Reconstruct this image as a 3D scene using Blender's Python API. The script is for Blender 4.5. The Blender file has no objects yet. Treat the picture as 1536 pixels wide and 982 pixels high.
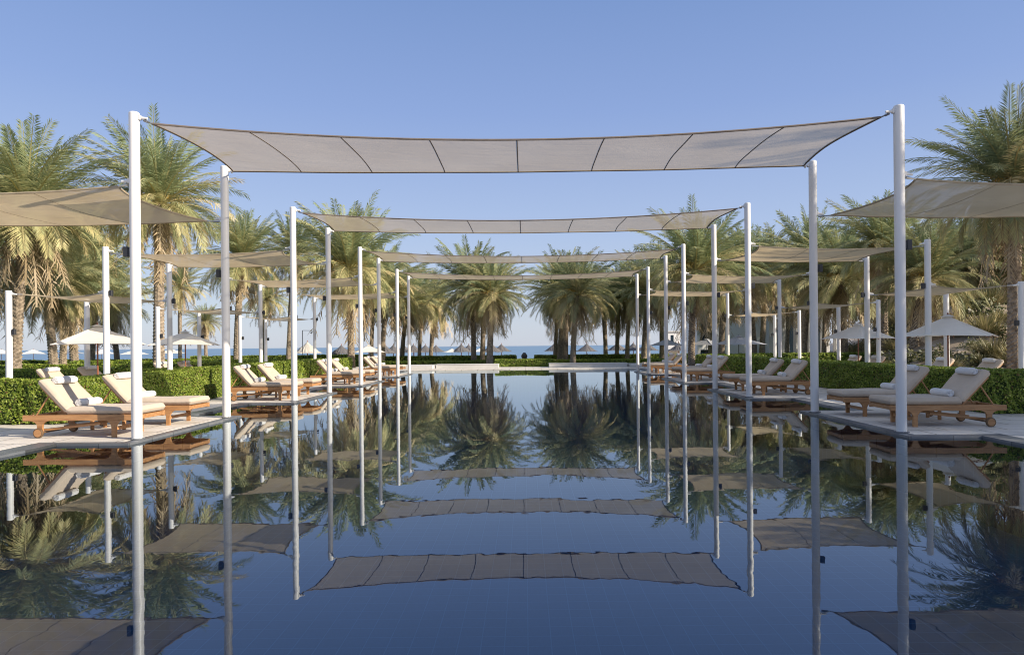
import bpy, bmesh, math, random
import numpy as np
from mathutils import Vector, Matrix, Euler

PI = math.pi
R = math.radians
scene = bpy.context.scene
C = scene.collection
rnd = random.Random(7)
ORD = ['nearest', 'second', 'third', 'fourth']
W = 5.6                                   # half spacing of the tall posts
CX = -0.1                                 # centre line of the pool
YF = [10.0 + 6.82 * k for k in range(4)]  # near posts of each bay
DY = 3.0                                  # bay depth
CAMZ = 1.35
ROLL = 0.009
F = 1024.0


def P(x, y, d):
    """Point at distance d along the view axis that the photograph shows at full-size pixel x, y."""
    u, v = x - 788.0, 518.3 - y
    u0 = u * math.cos(ROLL) + v * math.sin(ROLL)
    v0 = -u * math.sin(ROLL) + v * math.cos(ROLL)
    return Vector((u0 * d / F, d, CAMZ + v0 * d / F))


# ------------------------------------------------------------------ materials
def new_mat(name):
    m = bpy.data.materials.new(name)
    m.use_nodes = True
    nt = m.node_tree
    nt.nodes.clear()
    return m, nt, nt.nodes, nt.links


def mat(name, col, rough=0.6, spec=0.5, var=0.0, vscale=8.0, bump=0.0, bscale=60.0, metal=0.0,
        col2=None, transl=0.0, sheen=0.0, detail=5.0, stretch=None, objrand=0.0):
    m, nt, N, L = new_mat(name)
    out = N.new('ShaderNodeOutputMaterial')
    b = N.new('ShaderNodeBsdfPrincipled')
    b.inputs['Roughness'].default_value = rough
    b.inputs['Specular IOR Level'].default_value = spec
    b.inputs['Metallic'].default_value = metal
    if sheen:
        b.inputs['Sheen Weight'].default_value = sheen
    tc = N.new('ShaderNodeTexCoord')
    mp = N.new('ShaderNodeMapping')
    L.new(tc.outputs['Object'], mp.inputs['Vector'])
    if stretch:
        mp.inputs['Scale'].default_value = stretch
    c2 = col2 if col2 else tuple(min(1, c * (1 + var)) for c in col)
    c1 = col if col2 else tuple(c * (1 - var) for c in col)
    nz = N.new('ShaderNodeTexNoise')
    nz.inputs['Scale'].default_value = vscale
    nz.inputs['Detail'].default_value = detail
    nz.inputs['Roughness'].default_value = 0.65
    L.new(mp.outputs['Vector'], nz.inputs['Vector'])
    rp = N.new('ShaderNodeValToRGB')
    rp.color_ramp.elements[0].position = 0.32
    rp.color_ramp.elements[1].position = 0.68
    rp.color_ramp.elements[0].color = (*c1, 1)
    rp.color_ramp.elements[1].color = (*c2, 1)
    L.new(nz.outputs['Fac'], rp.inputs['Fac'])
    colout = rp.outputs['Color']
    if objrand:
        oi = N.new('ShaderNodeObjectInfo')
        mr = N.new('ShaderNodeMapRange')
        mr.inputs['To Min'].default_value = 1 - objrand
        mr.inputs['To Max'].default_value = 1 + objrand
        L.new(oi.outputs['Random'], mr.inputs['Value'])
        hs = N.new('ShaderNodeHueSaturation')
        L.new(mr.outputs['Result'], hs.inputs['Value'])
        L.new(colout, hs.inputs['Color'])
        colout = hs.outputs['Color']
    L.new(colout, b.inputs['Base Color'])
    if bump:
        n2 = N.new('ShaderNodeTexNoise')
        n2.inputs['Scale'].default_value = bscale
        n2.inputs['Detail'].default_value = 4
        L.new(mp.outputs['Vector'], n2.inputs['Vector'])
        bp = N.new('ShaderNodeBump')
        bp.inputs['Strength'].default_value = bump
        bp.inputs['Distance'].default_value = 0.02
        L.new(n2.outputs['Fac'], bp.inputs['Height'])
        L.new(bp.outputs['Normal'], b.inputs['Normal'])
    if transl:
        t = N.new('ShaderNodeBsdfTranslucent')
        L.new(colout, t.inputs['Color'])
        mx = N.new('ShaderNodeMixShader')
        mx.inputs[0].default_value = transl
        L.new(b.outputs[0], mx.inputs[1])
        L.new(t.outputs[0], mx.inputs[2])
        L.new(mx.outputs[0], out.inputs['Surface'])
    else:
        L.new(b.outputs[0], out.inputs['Surface'])
    return m


def leaf_mat(name, stops, transl=0.3, rough=0.5, objrand=0.2, spec=0.35):
    """Leaves: the colour of each leaf comes from its own 'tone' (young to old)."""
    m, nt, N, L = new_mat(name)
    out = N.new('ShaderNodeOutputMaterial')
    b = N.new('ShaderNodeBsdfPrincipled')
    b.inputs['Roughness'].default_value = rough
    b.inputs['Specular IOR Level'].default_value = spec
    at = N.new('ShaderNodeAttribute')
    at.attribute_name = 'tone'
    rp = N.new('ShaderNodeValToRGB')
    els = rp.color_ramp.elements
    while len(els) < len(stops):
        els.new(0.5)
    for e, (p, c) in zip(els, stops):
        e.position = p
        e.color = (*c, 1)
    L.new(at.outputs['Fac'], rp.inputs['Fac'])
    oi = N.new('ShaderNodeObjectInfo')
    mr = N.new('ShaderNodeMapRange')
    mr.inputs['To Min'].default_value = 1 - objrand
    mr.inputs['To Max'].default_value = 1 + objrand
    L.new(oi.outputs['Random'], mr.inputs['Value'])
    hs = N.new('ShaderNodeHueSaturation')
    L.new(mr.outputs['Result'], hs.inputs['Value'])
    L.new(rp.outputs['Color'], hs.inputs['Color'])
    L.new(hs.outputs['Color'], b.inputs['Base Color'])
    t = N.new('ShaderNodeBsdfTranslucent')
    L.new(hs.outputs['Color'], t.inputs['Color'])
    mx = N.new('ShaderNodeMixShader')
    mx.inputs[0].default_value = transl
    L.new(b.outputs[0], mx.inputs[1])
    L.new(t.outputs[0], mx.inputs[2])
    L.new(mx.outputs[0], out.inputs['Surface'])
    return m


def sail_mat(name, col, see=0.14):
    m, nt, N, L = new_mat(name)
    out = N.new('ShaderNodeOutputMaterial')
    tc = N.new('ShaderNodeTexCoord')
    nz = N.new('ShaderNodeTexNoise')
    nz.inputs['Scale'].default_value = 0.7
    nz.inputs['Detail'].default_value = 6
    L.new(tc.outputs['Object'], nz.inputs['Vector'])
    rp = N.new('ShaderNodeValToRGB')
    rp.color_ramp.elements[0].position = 0.35
    rp.color_ramp.elements[1].position = 0.75
    rp.color_ramp.elements[0].color = (col[0] * .93, col[1] * .91, col[2] * .88, 1)
    rp.color_ramp.elements[1].color = (col[0] * 1.06, col[1] * 1.06, col[2] * 1.07, 1)
    L.new(nz.outputs['Fac'], rp.inputs['Fac'])
    wv = N.new('ShaderNodeTexNoise')
    wv.inputs['Scale'].default_value = 160
    mpw = N.new('ShaderNodeMapping')
    mpw.inputs['Scale'].default_value = (1, .08, 1)
    L.new(tc.outputs['Object'], mpw.inputs['Vector'])
    L.new(mpw.outputs['Vector'], wv.inputs['Vector'])
    bp = N.new('ShaderNodeBump')
    bp.inputs['Strength'].default_value = .2
    bp.inputs['Distance'].default_value = .01
    wr = N.new('ShaderNodeTexNoise')
    wr.inputs['Scale'].default_value = 2.2
    wr.inputs['Detail'].default_value = 3
    wr.inputs['Distortion'].default_value = 1.2
    mpr = N.new('ShaderNodeMapping')
    mpr.inputs['Scale'].default_value = (.35, 1.4, 1)
    L.new(tc.outputs['Object'], mpr.inputs['Vector'])
    L.new(mpr.outputs['Vector'], wr.inputs['Vector'])
    b0 = N.new('ShaderNodeBump')
    b0.inputs['Strength'].default_value = .5
    b0.inputs['Distance'].default_value = .06
    L.new(wr.outputs['Fac'], b0.inputs['Height'])
    L.new(b0.outputs['Normal'], bp.inputs['Normal'])
    L.new(wv.outputs['Fac'], bp.inputs['Height'])
    d = N.new('ShaderNodeBsdfDiffuse')
    t = N.new('ShaderNodeBsdfTranslucent')
    tr = N.new('ShaderNodeBsdfTransparent')
    for s in (d, t):
        L.new(rp.outputs['Color'], s.inputs['Color'])
        L.new(bp.outputs['Normal'], s.inputs['Normal'])
    m1 = N.new('ShaderNodeMixShader')
    m1.inputs[0].default_value = 0.5
    m2 = N.new('ShaderNodeMixShader')
    m2.inputs[0].default_value = see
    L.new(d.outputs[0], m1.inputs[1])
    L.new(t.outputs[0], m1.inputs[2])
    L.new(m1.outputs[0], m2.inputs[1])
    L.new(tr.outputs[0], m2.inputs[2])
    L.new(m2.outputs[0], out.inputs['Surface'])
    return m


def brick_mat(name, c1, c2, mortar, sx, sy, msize=0.01, rough=0.6, spec=0.4, bump=0.3, offset=0.5, stain=0.25, sc=1.0):
    """Pavers or tiles laid out in world metres."""
    m, nt, N, L = new_mat(name)
    out = N.new('ShaderNodeOutputMaterial')
    b = N.new('ShaderNodeBsdfPrincipled')
    b.inputs['Roughness'].default_value = rough
    b.inputs['Specular IOR Level'].default_value = spec
    g = N.new('ShaderNodeNewGeometry')
    br = N.new('ShaderNodeTexBrick')
    br.inputs['Color1'].default_value = (*c1, 1)
    br.inputs['Color2'].default_value = (*c2, 1)
    br.inputs['Mortar'].default_value = (*mortar, 1)
    br.inputs['Scale'].default_value = sc
    br.inputs['Mortar Size'].default_value = msize
    br.inputs['Mortar Smooth'].default_value = 0.2
    br.inputs['Brick Width'].default_value = sx
    br.inputs['Row Height'].default_value = sy
    br.offset = offset
    L.new(g.outputs['Position'], br.inputs['Vector'])
    nz = N.new('ShaderNodeTexNoise')
    nz.inputs['Scale'].default_value = 0.9
    nz.inputs['Detail'].default_value = 8
    nz.inputs['Roughness'].default_value = .7
    L.new(g.outputs['Position'], nz.inputs['Vector'])
    mr = N.new('ShaderNodeMapRange')
    mr.inputs['From Min'].default_value = .3
    mr.inputs['From Max'].default_value = .7
    mr.inputs['To Min'].default_value = 1 - stain
    mr.inputs['To Max'].default_value = 1 + stain * .5
    L.new(nz.outputs['Fac'], mr.inputs['Value'])
    hs = N.new('ShaderNodeHueSaturation')
    L.new(mr.outputs['Result'], hs.inputs['Value'])
    L.new(br.outputs['Color'], hs.inputs['Color'])
    L.new(hs.outputs['Color'], b.inputs['Base Color'])
    bp = N.new('ShaderNodeBump')
    bp.inputs['Strength'].default_value = bump
    bp.inputs['Distance'].default_value = 0.01
    bp.invert = True
    L.new(br.outputs['Fac'], bp.inputs['Height'])
    L.new(bp.outputs['Normal'], b.inputs['Normal'])
    L.new(b.outputs[0], out.inputs['Surface'])
    return m


def water_mat():
    m, nt, N, L = new_mat('pool_water')
    out = N.new('ShaderNodeOutputMaterial')
    g = N.new('ShaderNodeNewGeometry')
    mp = N.new('ShaderNodeMapping')
    mp.inputs['Scale'].default_value = (1, 0.8, 1)
    L.new(g.outputs['Position'], mp.inputs['Vector'])
    n1 = N.new('ShaderNodeTexNoise')
    n1.inputs['Scale'].default_value = 2.2
    n1.inputs['Detail'].default_value = 3
    n1.inputs['Roughness'].default_value = .55
    n2 = N.new('ShaderNodeTexNoise')
    n2.inputs['Scale'].default_value = .35
    n2.inputs['Detail'].default_value = 2
    L.new(mp.outputs['Vector'], n1.inputs['Vector'])
    L.new(mp.outputs['Vector'], n2.inputs['Vector'])
    mu = N.new('ShaderNodeMath')       # ripples are stronger in some patches than others
    mu.operation = 'MULTIPLY'
    L.new(n1.outputs['Fac'], mu.inputs[0])
    mr = N.new('ShaderNodeMapRange')
    mr.inputs['From Min'].default_value = .35
    mr.inputs['From Max'].default_value = .65
    mr.inputs['To Min'].default_value = .25
    mr.inputs['To Max'].default_value = 1
    L.new(n2.outputs['Fac'], mr.inputs['Value'])
    L.new(mr.outputs['Result'], mu.inputs[1])
    bp = N.new('ShaderNodeBump')
    bp.inputs['Strength'].default_value = 0.145
    bp.inputs['Distance'].default_value = 0.008
    L.new(mu.outputs[0], bp.inputs['Height'])
    fr = N.new('ShaderNodeFresnel')
    fr.inputs['IOR'].default_value = 1.85
    L.new(bp.outputs['Normal'], fr.inputs['Normal'])
    gl = N.new('ShaderNodeBsdfGlossy')
    gl.inputs['Roughness'].default_value = 0.0
    gl.inputs['Color'].default_value = (.87, .945, 1, 1)
    L.new(bp.outputs['Normal'], gl.inputs['Normal'])
    tr = N.new('ShaderNodeBsdfTransparent')
    tr.inputs['Color'].default_value = (.78, .9, .97, 1)
    mx = N.new('ShaderNodeMixShader')
    L.new(fr.outputs[0], mx.inputs[0])
    L.new(tr.outputs[0], mx.inputs[1])
    L.new(gl.outputs[0], mx.inputs[2])
    L.new(mx.outputs[0], out.inputs['Surface'])
    return m


def sea_mat():
    m, nt, N, L = new_mat('sea_water')
    out = N.new('ShaderNodeOutputMaterial')
    b = N.new('ShaderNodeBsdfPrincipled')
    g = N.new('ShaderNodeNewGeometry')
    mp = N.new('ShaderNodeMapping')
    mp.inputs['Scale'].default_value = (.012, .05, 1)
    L.new(g.outputs['Position'], mp.inputs['Vector'])
    nz = N.new('ShaderNodeTexNoise')
    nz.inputs['Scale'].default_value = 1
    nz.inputs['Detail'].default_value = 8
    nz.inputs['Roughness'].default_value = .7
    L.new(mp.outputs['Vector'], nz.inputs['Vector'])
    rp = N.new('ShaderNodeValToRGB')
    rp.color_ramp.elements[0].position = .3
    rp.color_ramp.elements[0].color = (.13, .21, .31, 1)
    rp.color_ramp.elements[1].position = .72
    rp.color_ramp.elements[1].color = (.19, .30, .395, 1)
    L.new(nz.outputs['Fac'], rp.inputs['Fac'])
    L.new(rp.outputs['Color'], b.inputs['Base Color'])
    b.inputs['Roughness'].default_value = .45
    b.inputs['Specular IOR Level'].default_value = .3
    n2 = N.new('ShaderNodeTexNoise')
    n2.inputs['Scale'].default_value = .6
    n2.inputs['Detail'].default_value = 6
    L.new(g.outputs['Position'], n2.inputs['Vector'])
    bp = N.new('ShaderNodeBump')
    bp.inputs['Strength'].default_value = .8
    bp.inputs['Distance'].default_value = .5
    L.new(n2.outputs['Fac'], bp.inputs['Height'])
    L.new(bp.outputs['Normal'], b.inputs['Normal'])
    L.new(b.outputs[0], out.inputs['Surface'])
    return m


M = {}
M['post'] = mat('white_painted_steel', (.74, .73, .71), rough=.38, var=.06, vscale=1.3, bump=.04, bscale=8, stretch=(1, 1, .5))
M['black'] = mat('black_metal', (.025, .027, .032), rough=.45, var=.2)
M['steel'] = mat('stainless_steel', (.5, .5, .5), rough=.3, metal=.9)
M['sail'] = sail_mat('sail_fabric', (.57, .485, .365), see=.22)
M['sail_low'] = sail_mat('sail_fabric_side', (.62, .50, .33), see=.13)
M['hem'] = mat('sail_hem', (.16, .13, .11), rough=.8, var=.15)
M['hem_light'] = mat('sail_hem_tan', (.34, .28, .19), rough=.8, var=.15)
M['teak'] = mat('teak', (.31, .145, .055), rough=.5, col2=(.47, .25, .105), vscale=9, bump=.12, bscale=40, stretch=(.35, 3, 3), objrand=.12)
M['teak_dark'] = mat('teak_end_grain', (.13, .075, .035), rough=.6, var=.25, vscale=30)
M['cushion'] = mat('cushion_canvas', (.54, .445, .345), rough=.85, var=.045, vscale=5, bump=.18, bscale=25, sheen=.1, objrand=.05)
M['piping'] = mat('cushion_piping', (.40, .32, .24), rough=.85)
M['towel'] = mat('white_terry', (.80, .79, .78), rough=.95, var=.04, bump=.8, bscale=120, sheen=.3)
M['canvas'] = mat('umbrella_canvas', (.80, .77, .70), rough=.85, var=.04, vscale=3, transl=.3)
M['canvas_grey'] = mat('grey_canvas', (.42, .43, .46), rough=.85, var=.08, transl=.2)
M['wood_pole'] = mat('red_brown_wood', (.24, .08, .035), rough=.5, var=.2, vscale=12)
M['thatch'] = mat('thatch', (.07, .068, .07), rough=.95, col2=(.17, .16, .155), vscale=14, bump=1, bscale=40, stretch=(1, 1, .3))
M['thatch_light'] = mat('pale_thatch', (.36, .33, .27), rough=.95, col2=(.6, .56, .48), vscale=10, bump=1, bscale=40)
M['trunk'] = mat('palm_bark', (.11, .085, .06), rough=.95, col2=(.38, .31, .23), vscale=7, bump=.9, bscale=22, objrand=.15)
M['plaster'] = mat('white_plaster', (.80, .79, .77), rough=.85, var=.05, vscale=.8, bump=.15, bscale=30)
M['glass'] = mat('dark_glass', (.02, .035, .05), rough=.08, spec=.8, var=.2)
M['stone_white'] = mat('white_stone', (.54, .53, .505), rough=.75, var=.06, vscale=1.5, bump=.1)
M['urn'] = mat('dark_urn', (.10, .095, .10), rough=.6, var=.35, vscale=12, bump=.4)
M['rock'] = mat('rock', (.16, .12, .09), rough=.95, col2=(.36, .29, .22), vscale=3, bump=1, bscale=6)
M['deck'] = brick_mat('travertine_pavers', (.68, .63, .555), (.73, .68, .61), (.30, .27, .23), .9, .6, msize=.014, rough=.62, stain=.28)
M['border'] = brick_mat('grey_border_stone', (.135, .15, .17), (.20, .21, .225), (.06, .065, .07), .6, .6, msize=.006, rough=.35, stain=.35)
M['pool'] = brick_mat('blue_pool_tiles', (.006, .078, .22), (.008, .086, .24), (.06, .19, .40), .2, .2, msize=.005, rough=.5, offset=0, stain=.15, bump=0)
M['water'] = water_mat()
M['sea'] = sea_mat()
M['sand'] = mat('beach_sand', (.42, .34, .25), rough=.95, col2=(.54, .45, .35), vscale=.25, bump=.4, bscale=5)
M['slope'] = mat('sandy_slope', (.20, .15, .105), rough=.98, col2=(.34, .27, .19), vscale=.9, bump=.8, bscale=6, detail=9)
M['lawn'] = mat('lawn', (.055, .10, .02), rough=.9, col2=(.10, .16, .03), vscale=2.5, bump=.8, bscale=40, detail=9)
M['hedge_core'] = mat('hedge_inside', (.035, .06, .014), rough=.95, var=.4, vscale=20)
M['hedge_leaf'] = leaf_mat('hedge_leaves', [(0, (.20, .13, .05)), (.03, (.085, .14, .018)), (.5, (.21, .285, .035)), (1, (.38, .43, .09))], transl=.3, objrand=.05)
M['frond'] = leaf_mat('palm_leaflets', [(0, (.235, .29, .15)), (.35, (.33, .345, .165)), (.7, (.50, .455, .22)), (1, (.66, .54, .30))], transl=.33, objrand=.16)
M['dry'] = leaf_mat('dry_fronds', [(0, (.32, .24, .13)), (1, (.48, .38, .24))], transl=.15)
M['stalk'] = mat('fruit_stalks', (.50, .28, .04), rough=.6, col2=(.62, .42, .09), vscale=6)
M['shrub'] = leaf_mat('slope_shrub', [(0, (.06, .075, .03)), (.5, (.15, .15, .06)), (1, (.36, .30, .16))], transl=.25, objrand=.3)


# ------------------------------------------------------------------ object helpers
def link(o, parent=None):
    C.objects.link(o)
    if parent is not None:
        o.parent = parent
    return o


def from_data(name, verts, faces, m, parent=None, smooth=False, tone=None, mats=None, midx=None):
    me = bpy.data.meshes.new(name)
    me.from_pydata([tuple(v) for v in verts], [], faces)
    for mm in (mats or [m]):
        me.materials.append(mm)
    if midx is not None:
        me.polygons.foreach_set('material_index', midx)
    if smooth:
        me.polygons.foreach_set('use_smooth', [True] * len(me.polygons))
    if tone is not None:
        a = me.attributes.new('tone', 'FLOAT', 'POINT')
        a.data.foreach_set('value', tone)
    me.update()
    return link(bpy.data.objects.new(name, me), parent)


def obj(name, bm, m, parent=None, smooth=None):
    me = bpy.data.meshes.new(name)
    bmesh.ops.recalc_face_normals(bm, faces=bm.faces)
    bm.to_mesh(me)
    bm.free()
    me.materials.append(m)
    if smooth:
        me.polygons.foreach_set('use_smooth', [True] * len(me.polygons))
        try:
            me.set_sharp_from_angle(angle=R(smooth if smooth > 1 else 40))
        except Exception:
            pass
    return link(bpy.data.objects.new(name, me), parent)


def tag(o, label=None, cat=None, group=None, kind=None):
    if label:
        o['label'] = label
    if cat:
        o['category'] = cat
    if group:
        o['group'] = group
    if kind:
        o['kind'] = kind
    return o


def thing(name, label, cat, loc, rz=0, group=None):
    o = link(bpy.data.objects.new(name, None))
    o.empty_display_size = .2
    o.location = loc
    o.rotation_euler = (0, 0, rz)
    return tag(o, label, cat, group)


def copy_tree(o, parent=None, top=True):
    c = o.copy()
    C.objects.link(c)
    if parent is not None:
        c.parent = parent
    for ch in list(o.children):
        copy_tree(ch, c, False)
    return c


def box(bm, c, s, bev=0.0, seg=2, mtx=None):
    g = bmesh.ops.create_cube(bm, size=1.0)
    vs = g['verts']
    for v in vs:
        v.co = Vector((v.co.x * s[0], v.co.y * s[1], v.co.z * s[2]))
    if bev > 0:
        es = list({e for v in vs for e in v.link_edges})
        r = bmesh.ops.bevel(bm, geom=es, offset=bev, segments=seg, affect='EDGES', profile=.5)
        vs = list({v for f in r['faces'] for v in f.verts} | {v for v in vs if v.is_valid})
    T = Matrix.Translation(c) @ (mtx if mtx else Matrix.Identity(4))
    for v in vs:
        v.co = T @ v.co
    return vs


def tube(bm, pts, r, seg=8, caps=True):
    """A round bar along a polyline; r may be a list."""
    pts = [Vector(p) for p in pts]
    rs = r if isinstance(r, (list, tuple)) else [r] * len(pts)
    rings = []
    for i, p in enumerate(pts):
        a = pts[max(i - 1, 0)]
        b = pts[min(i + 1, len(pts) - 1)]
        t = (b - a).normalized()
        up = Vector((0, 0, 1)) if abs(t.z) < .95 else Vector((1, 0, 0))
        x = t.cross(up).normalized()
        y = t.cross(x).normalized()
        rings.append([bm.verts.new(p + (x * math.cos(2 * PI * k / seg) + y * math.sin(2 * PI * k / seg)) * rs[i]) for k in range(seg)])
    for i in range(len(rings) - 1):
        for k in range(seg):
            bm.faces.new((rings[i][k], rings[i][(k + 1) % seg], rings[i + 1][(k + 1) % seg], rings[i + 1][k]))
    if caps:
        bm.faces.new(rings[0])
        bm.faces.new(rings[-1][::-1])


def lathe(bm, prof, seg=24, c=(0, 0, 0), cap=True):
    rings = []
    for (r, z) in prof:
        rings.append([bm.verts.new((c[0] + r * math.cos(2 * PI * k / seg), c[1] + r * math.sin(2 * PI * k / seg), c[2] + z)) for k in range(seg)])
    for i in range(len(rings) - 1):
        for k in range(seg):
            bm.faces.new((rings[i][k], rings[i][(k + 1) % seg], rings[i + 1][(k + 1) % seg], rings[i + 1][k]))
    if cap:
        bm.faces.new(rings[0][::-1])
        bm.faces.new(rings[-1])


def prism(bm, poly, y0, y1):
    """poly in x,z extruded along y."""
    a = [bm.verts.new((x, y0, z)) for x, z in poly]
    b = [bm.verts.new((x, y1, z)) for x, z in poly]
    bm.faces.new(a)
    bm.faces.new(b[::-1])
    n = len(poly)
    for i in range(n):
        bm.faces.new((a[i], a[(i + 1) % n], b[(i + 1) % n], b[i]))


# ------------------------------------------------------------------ camera, sun and sky
cam_d = bpy.data.cameras.new('camera')
cam = link(bpy.data.objects.new('camera', cam_d))
cam.location = (0, 0, CAMZ)
cam.rotation_euler = (PI / 2, ROLL, 0)
cam_d.sensor_width = 36
cam_d.lens = 24
cam_d.shift_x = -20 / 1536
cam_d.shift_y = 27.3 / 1536
cam_d.clip_start = .05
cam_d.clip_end = 20000
scene.camera = cam

SUN_AZ, SUN_EL = R(112), R(25)
sd = Vector((math.sin(SUN_AZ) * math.cos(SUN_EL), math.cos(SUN_AZ) * math.cos(SUN_EL), math.sin(SUN_EL)))
sl = bpy.data.lights.new('sun', 'SUN')
sl.energy = 5.0
sl.angle = R(.55)
sl.color = (1, .88, .72)
so = link(bpy.data.objects.new('sun', sl))
so.rotation_euler = (-sd).to_track_quat('-Z', 'Y').to_euler()
so.location = (30, -10, 30)

w = bpy.data.worlds.new('World')
scene.world = w
w.use_nodes = True
nt = w.node_tree
nt.nodes.clear()
wo = nt.nodes.new('ShaderNodeOutputWorld')
bg = nt.nodes.new('ShaderNodeBackground')
sky = nt.nodes.new('ShaderNodeTexSky')
sky.sky_type = 'NISHITA'
sky.sun_disc = False
sky.sun_elevation = SUN_EL
sky.sun_rotation = SUN_AZ
sky.altitude = 0
sky.air_density = 1.0
sky.dust_density = 0.5
sky.ozone_density = 2.2
bg.inputs['Strength'].default_value = .12
# a clear hazy morning: the sky texture is tempered with a blue-to-pale gradient by elevation; its unseen zenith is brightened to add fill light
tcw = nt.nodes.new('ShaderNodeTexCoord')
sx = nt.nodes.new('ShaderNodeSeparateXYZ')
nt.links.new(tcw.outputs['Generated'], sx.inputs[0])
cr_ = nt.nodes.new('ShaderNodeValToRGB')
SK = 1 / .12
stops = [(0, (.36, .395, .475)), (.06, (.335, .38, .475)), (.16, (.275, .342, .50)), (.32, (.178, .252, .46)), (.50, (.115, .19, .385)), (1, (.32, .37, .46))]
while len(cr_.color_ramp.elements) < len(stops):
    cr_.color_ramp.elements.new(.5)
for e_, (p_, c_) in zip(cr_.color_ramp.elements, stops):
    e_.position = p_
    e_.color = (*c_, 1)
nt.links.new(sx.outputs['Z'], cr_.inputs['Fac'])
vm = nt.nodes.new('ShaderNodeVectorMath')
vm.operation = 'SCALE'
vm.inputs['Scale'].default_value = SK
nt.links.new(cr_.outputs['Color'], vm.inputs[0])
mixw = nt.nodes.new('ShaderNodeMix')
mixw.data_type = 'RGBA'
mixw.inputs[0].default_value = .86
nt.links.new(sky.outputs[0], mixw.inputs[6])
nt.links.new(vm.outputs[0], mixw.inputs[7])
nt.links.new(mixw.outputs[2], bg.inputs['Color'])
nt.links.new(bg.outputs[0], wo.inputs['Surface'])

scene.view_settings.view_transform = 'Standard'
scene.view_settings.look = 'None'
scene.view_settings.exposure = 0.65
scene.view_settings.gamma = 1
scene.render.engine = 'CYCLES'
cy = scene.cycles
cy.max_bounces = 7
cy.diffuse_bounces = 3
cy.glossy_bounces = 3
cy.transmission_bounces = 4
cy.transparent_max_bounces = 10
cy.use_denoising = True
cy.filter_width = 1.05
cy.caustics_reflective = False
cy.caustics_refractive = False


# ------------------------------------------------------------------ ground, deck, pool, sea
def sm(t):
    t = max(0.0, min(1.0, t))
    return t * t * (3 - 2 * t)


def G(x, y):
    z = -.06 - .14 * sm((y - 30) / 15) - 1.3 * sm((y - 52) / 45) - .5 * sm((y - 105) / 60) - 3 * sm((y - 175) / 40)
    m = sm((x - .40 * y - 2.0) / 7.5) * sm((y - 22) / 16)
    z += m * (3.3 + .35 * math.sin(x * .31 + y * .17) + .2 * math.sin(x * .77 - y * .4))
    if y > 50:
        z += .06 * math.sin(x * .6) * math.sin(y * .5)
    return z


def grid_sheet(name, xs, ys, m, f, skip=None):
    verts = [(x, y, f(x, y)) for y in ys for x in xs]
    nx = len(xs)
    faces = []
    for j in range(len(ys) - 1):
        for i in range(nx - 1):
            mx_, my_ = (xs[i] + xs[i + 1]) / 2, (ys[j] + ys[j + 1]) / 2
            if skip and skip(mx_, my_):
                continue
            a = j * nx + i
            faces.append((a, a + 1, a + nx + 1, a + nx))
    return from_data(name, verts, faces, m, smooth=True)


def cuts(a, b, step, extra=()):
    n = int(round((b - a) / step))
    s = {round(a + (b - a) * i / n, 3) for i in range(n + 1)} | set(extra)
    return sorted(s)


LX, RX, PY0, PY1 = -6.6, 6.4, 1.5, 38.2          # pool outline
xs = [-400, -250, -160, -110] + cuts(-80, 80, 2, (-7.2, 7.0)) + [110, 160, 250, 400]
ys = [-80, -40, -20, -10] + cuts(-5, 110, 2, (1.0, 38.8)) + cuts(114, 230, 6)
g = grid_sheet('ground', xs, ys, M['sand'], G, lambda x, y: -7.2 < x < 7.0 and 1.0 < y < 38.8)
tag(g, kind='structure')
# sandy slope on the right follows the same ground a little above it
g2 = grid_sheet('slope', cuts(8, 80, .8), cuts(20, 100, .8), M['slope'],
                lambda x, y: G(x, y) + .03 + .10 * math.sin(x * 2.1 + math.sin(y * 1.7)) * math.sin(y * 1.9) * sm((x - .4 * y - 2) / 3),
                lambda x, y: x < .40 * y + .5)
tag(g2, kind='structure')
lw = grid_sheet('lawn', cuts(-42, 30, 1.5), cuts(8, 72, 1.5), M['lawn'], lambda x, y: G(x, y) + .035,
                lambda x, y: (-9.3 < x < 9.0 and y < 45) or x > .40 * y + 4 or (x > 7 and y < 45 and x < 15.5) or (x < -7 and y < 40 and x > -16))
tag(lw, kind='structure')

sea = from_data('sea', [(-9000, 165, -2.0), (9000, 165, -2.0), (9000, 9000, -2.0), (-9000, 9000, -2.0)], [(0, 1, 2, 3)], M['sea'])
tag(sea, kind='structure')

bm = bmesh.new()
for (x0, x1, y0, y1, z0, z1) in [(LX - .02, RX + .02, PY0 - .02, PY1 + .02, -1.35, -1.2)]:
    box(bm, ((x0 + x1) / 2, (y0 + y1) / 2, (z0 + z1) / 2), (x1 - x0, y1 - y0, z1 - z0))
for (x0, x1, y0, y1) in [(LX - .25, LX - .02, PY0, PY1), (RX + .02, RX + .25, PY0, PY1), (LX, RX, PY0 - .25, PY0 - .02), (LX, RX, PY1 + .02, PY1 + .25)]:
    box(bm, ((x0 + x1) / 2, (y0 + y1) / 2, -.66), (x1 - x0, y1 - y0, 1.3))
tag(obj('pool_basin', bm, M['pool']), kind='structure')
wt = from_data('pool_water', [(LX - .02, PY0 - .02, 0), (RX + .02, PY0 - .02, 0), (RX + .02, PY1 + .02, 0), (LX - .02, PY1 + .02, 0)], [(0, 1, 2, 3)], M['water'])
tag(wt, kind='structure')

DZ = .035


def slab(bm, x0, x1, y0, y1, z0, z1):
    box(bm, ((x0 + x1) / 2, (y0 + y1) / 2, (z0 + z1) / 2), (x1 - x0, y1 - y0, z1 - z0))


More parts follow.
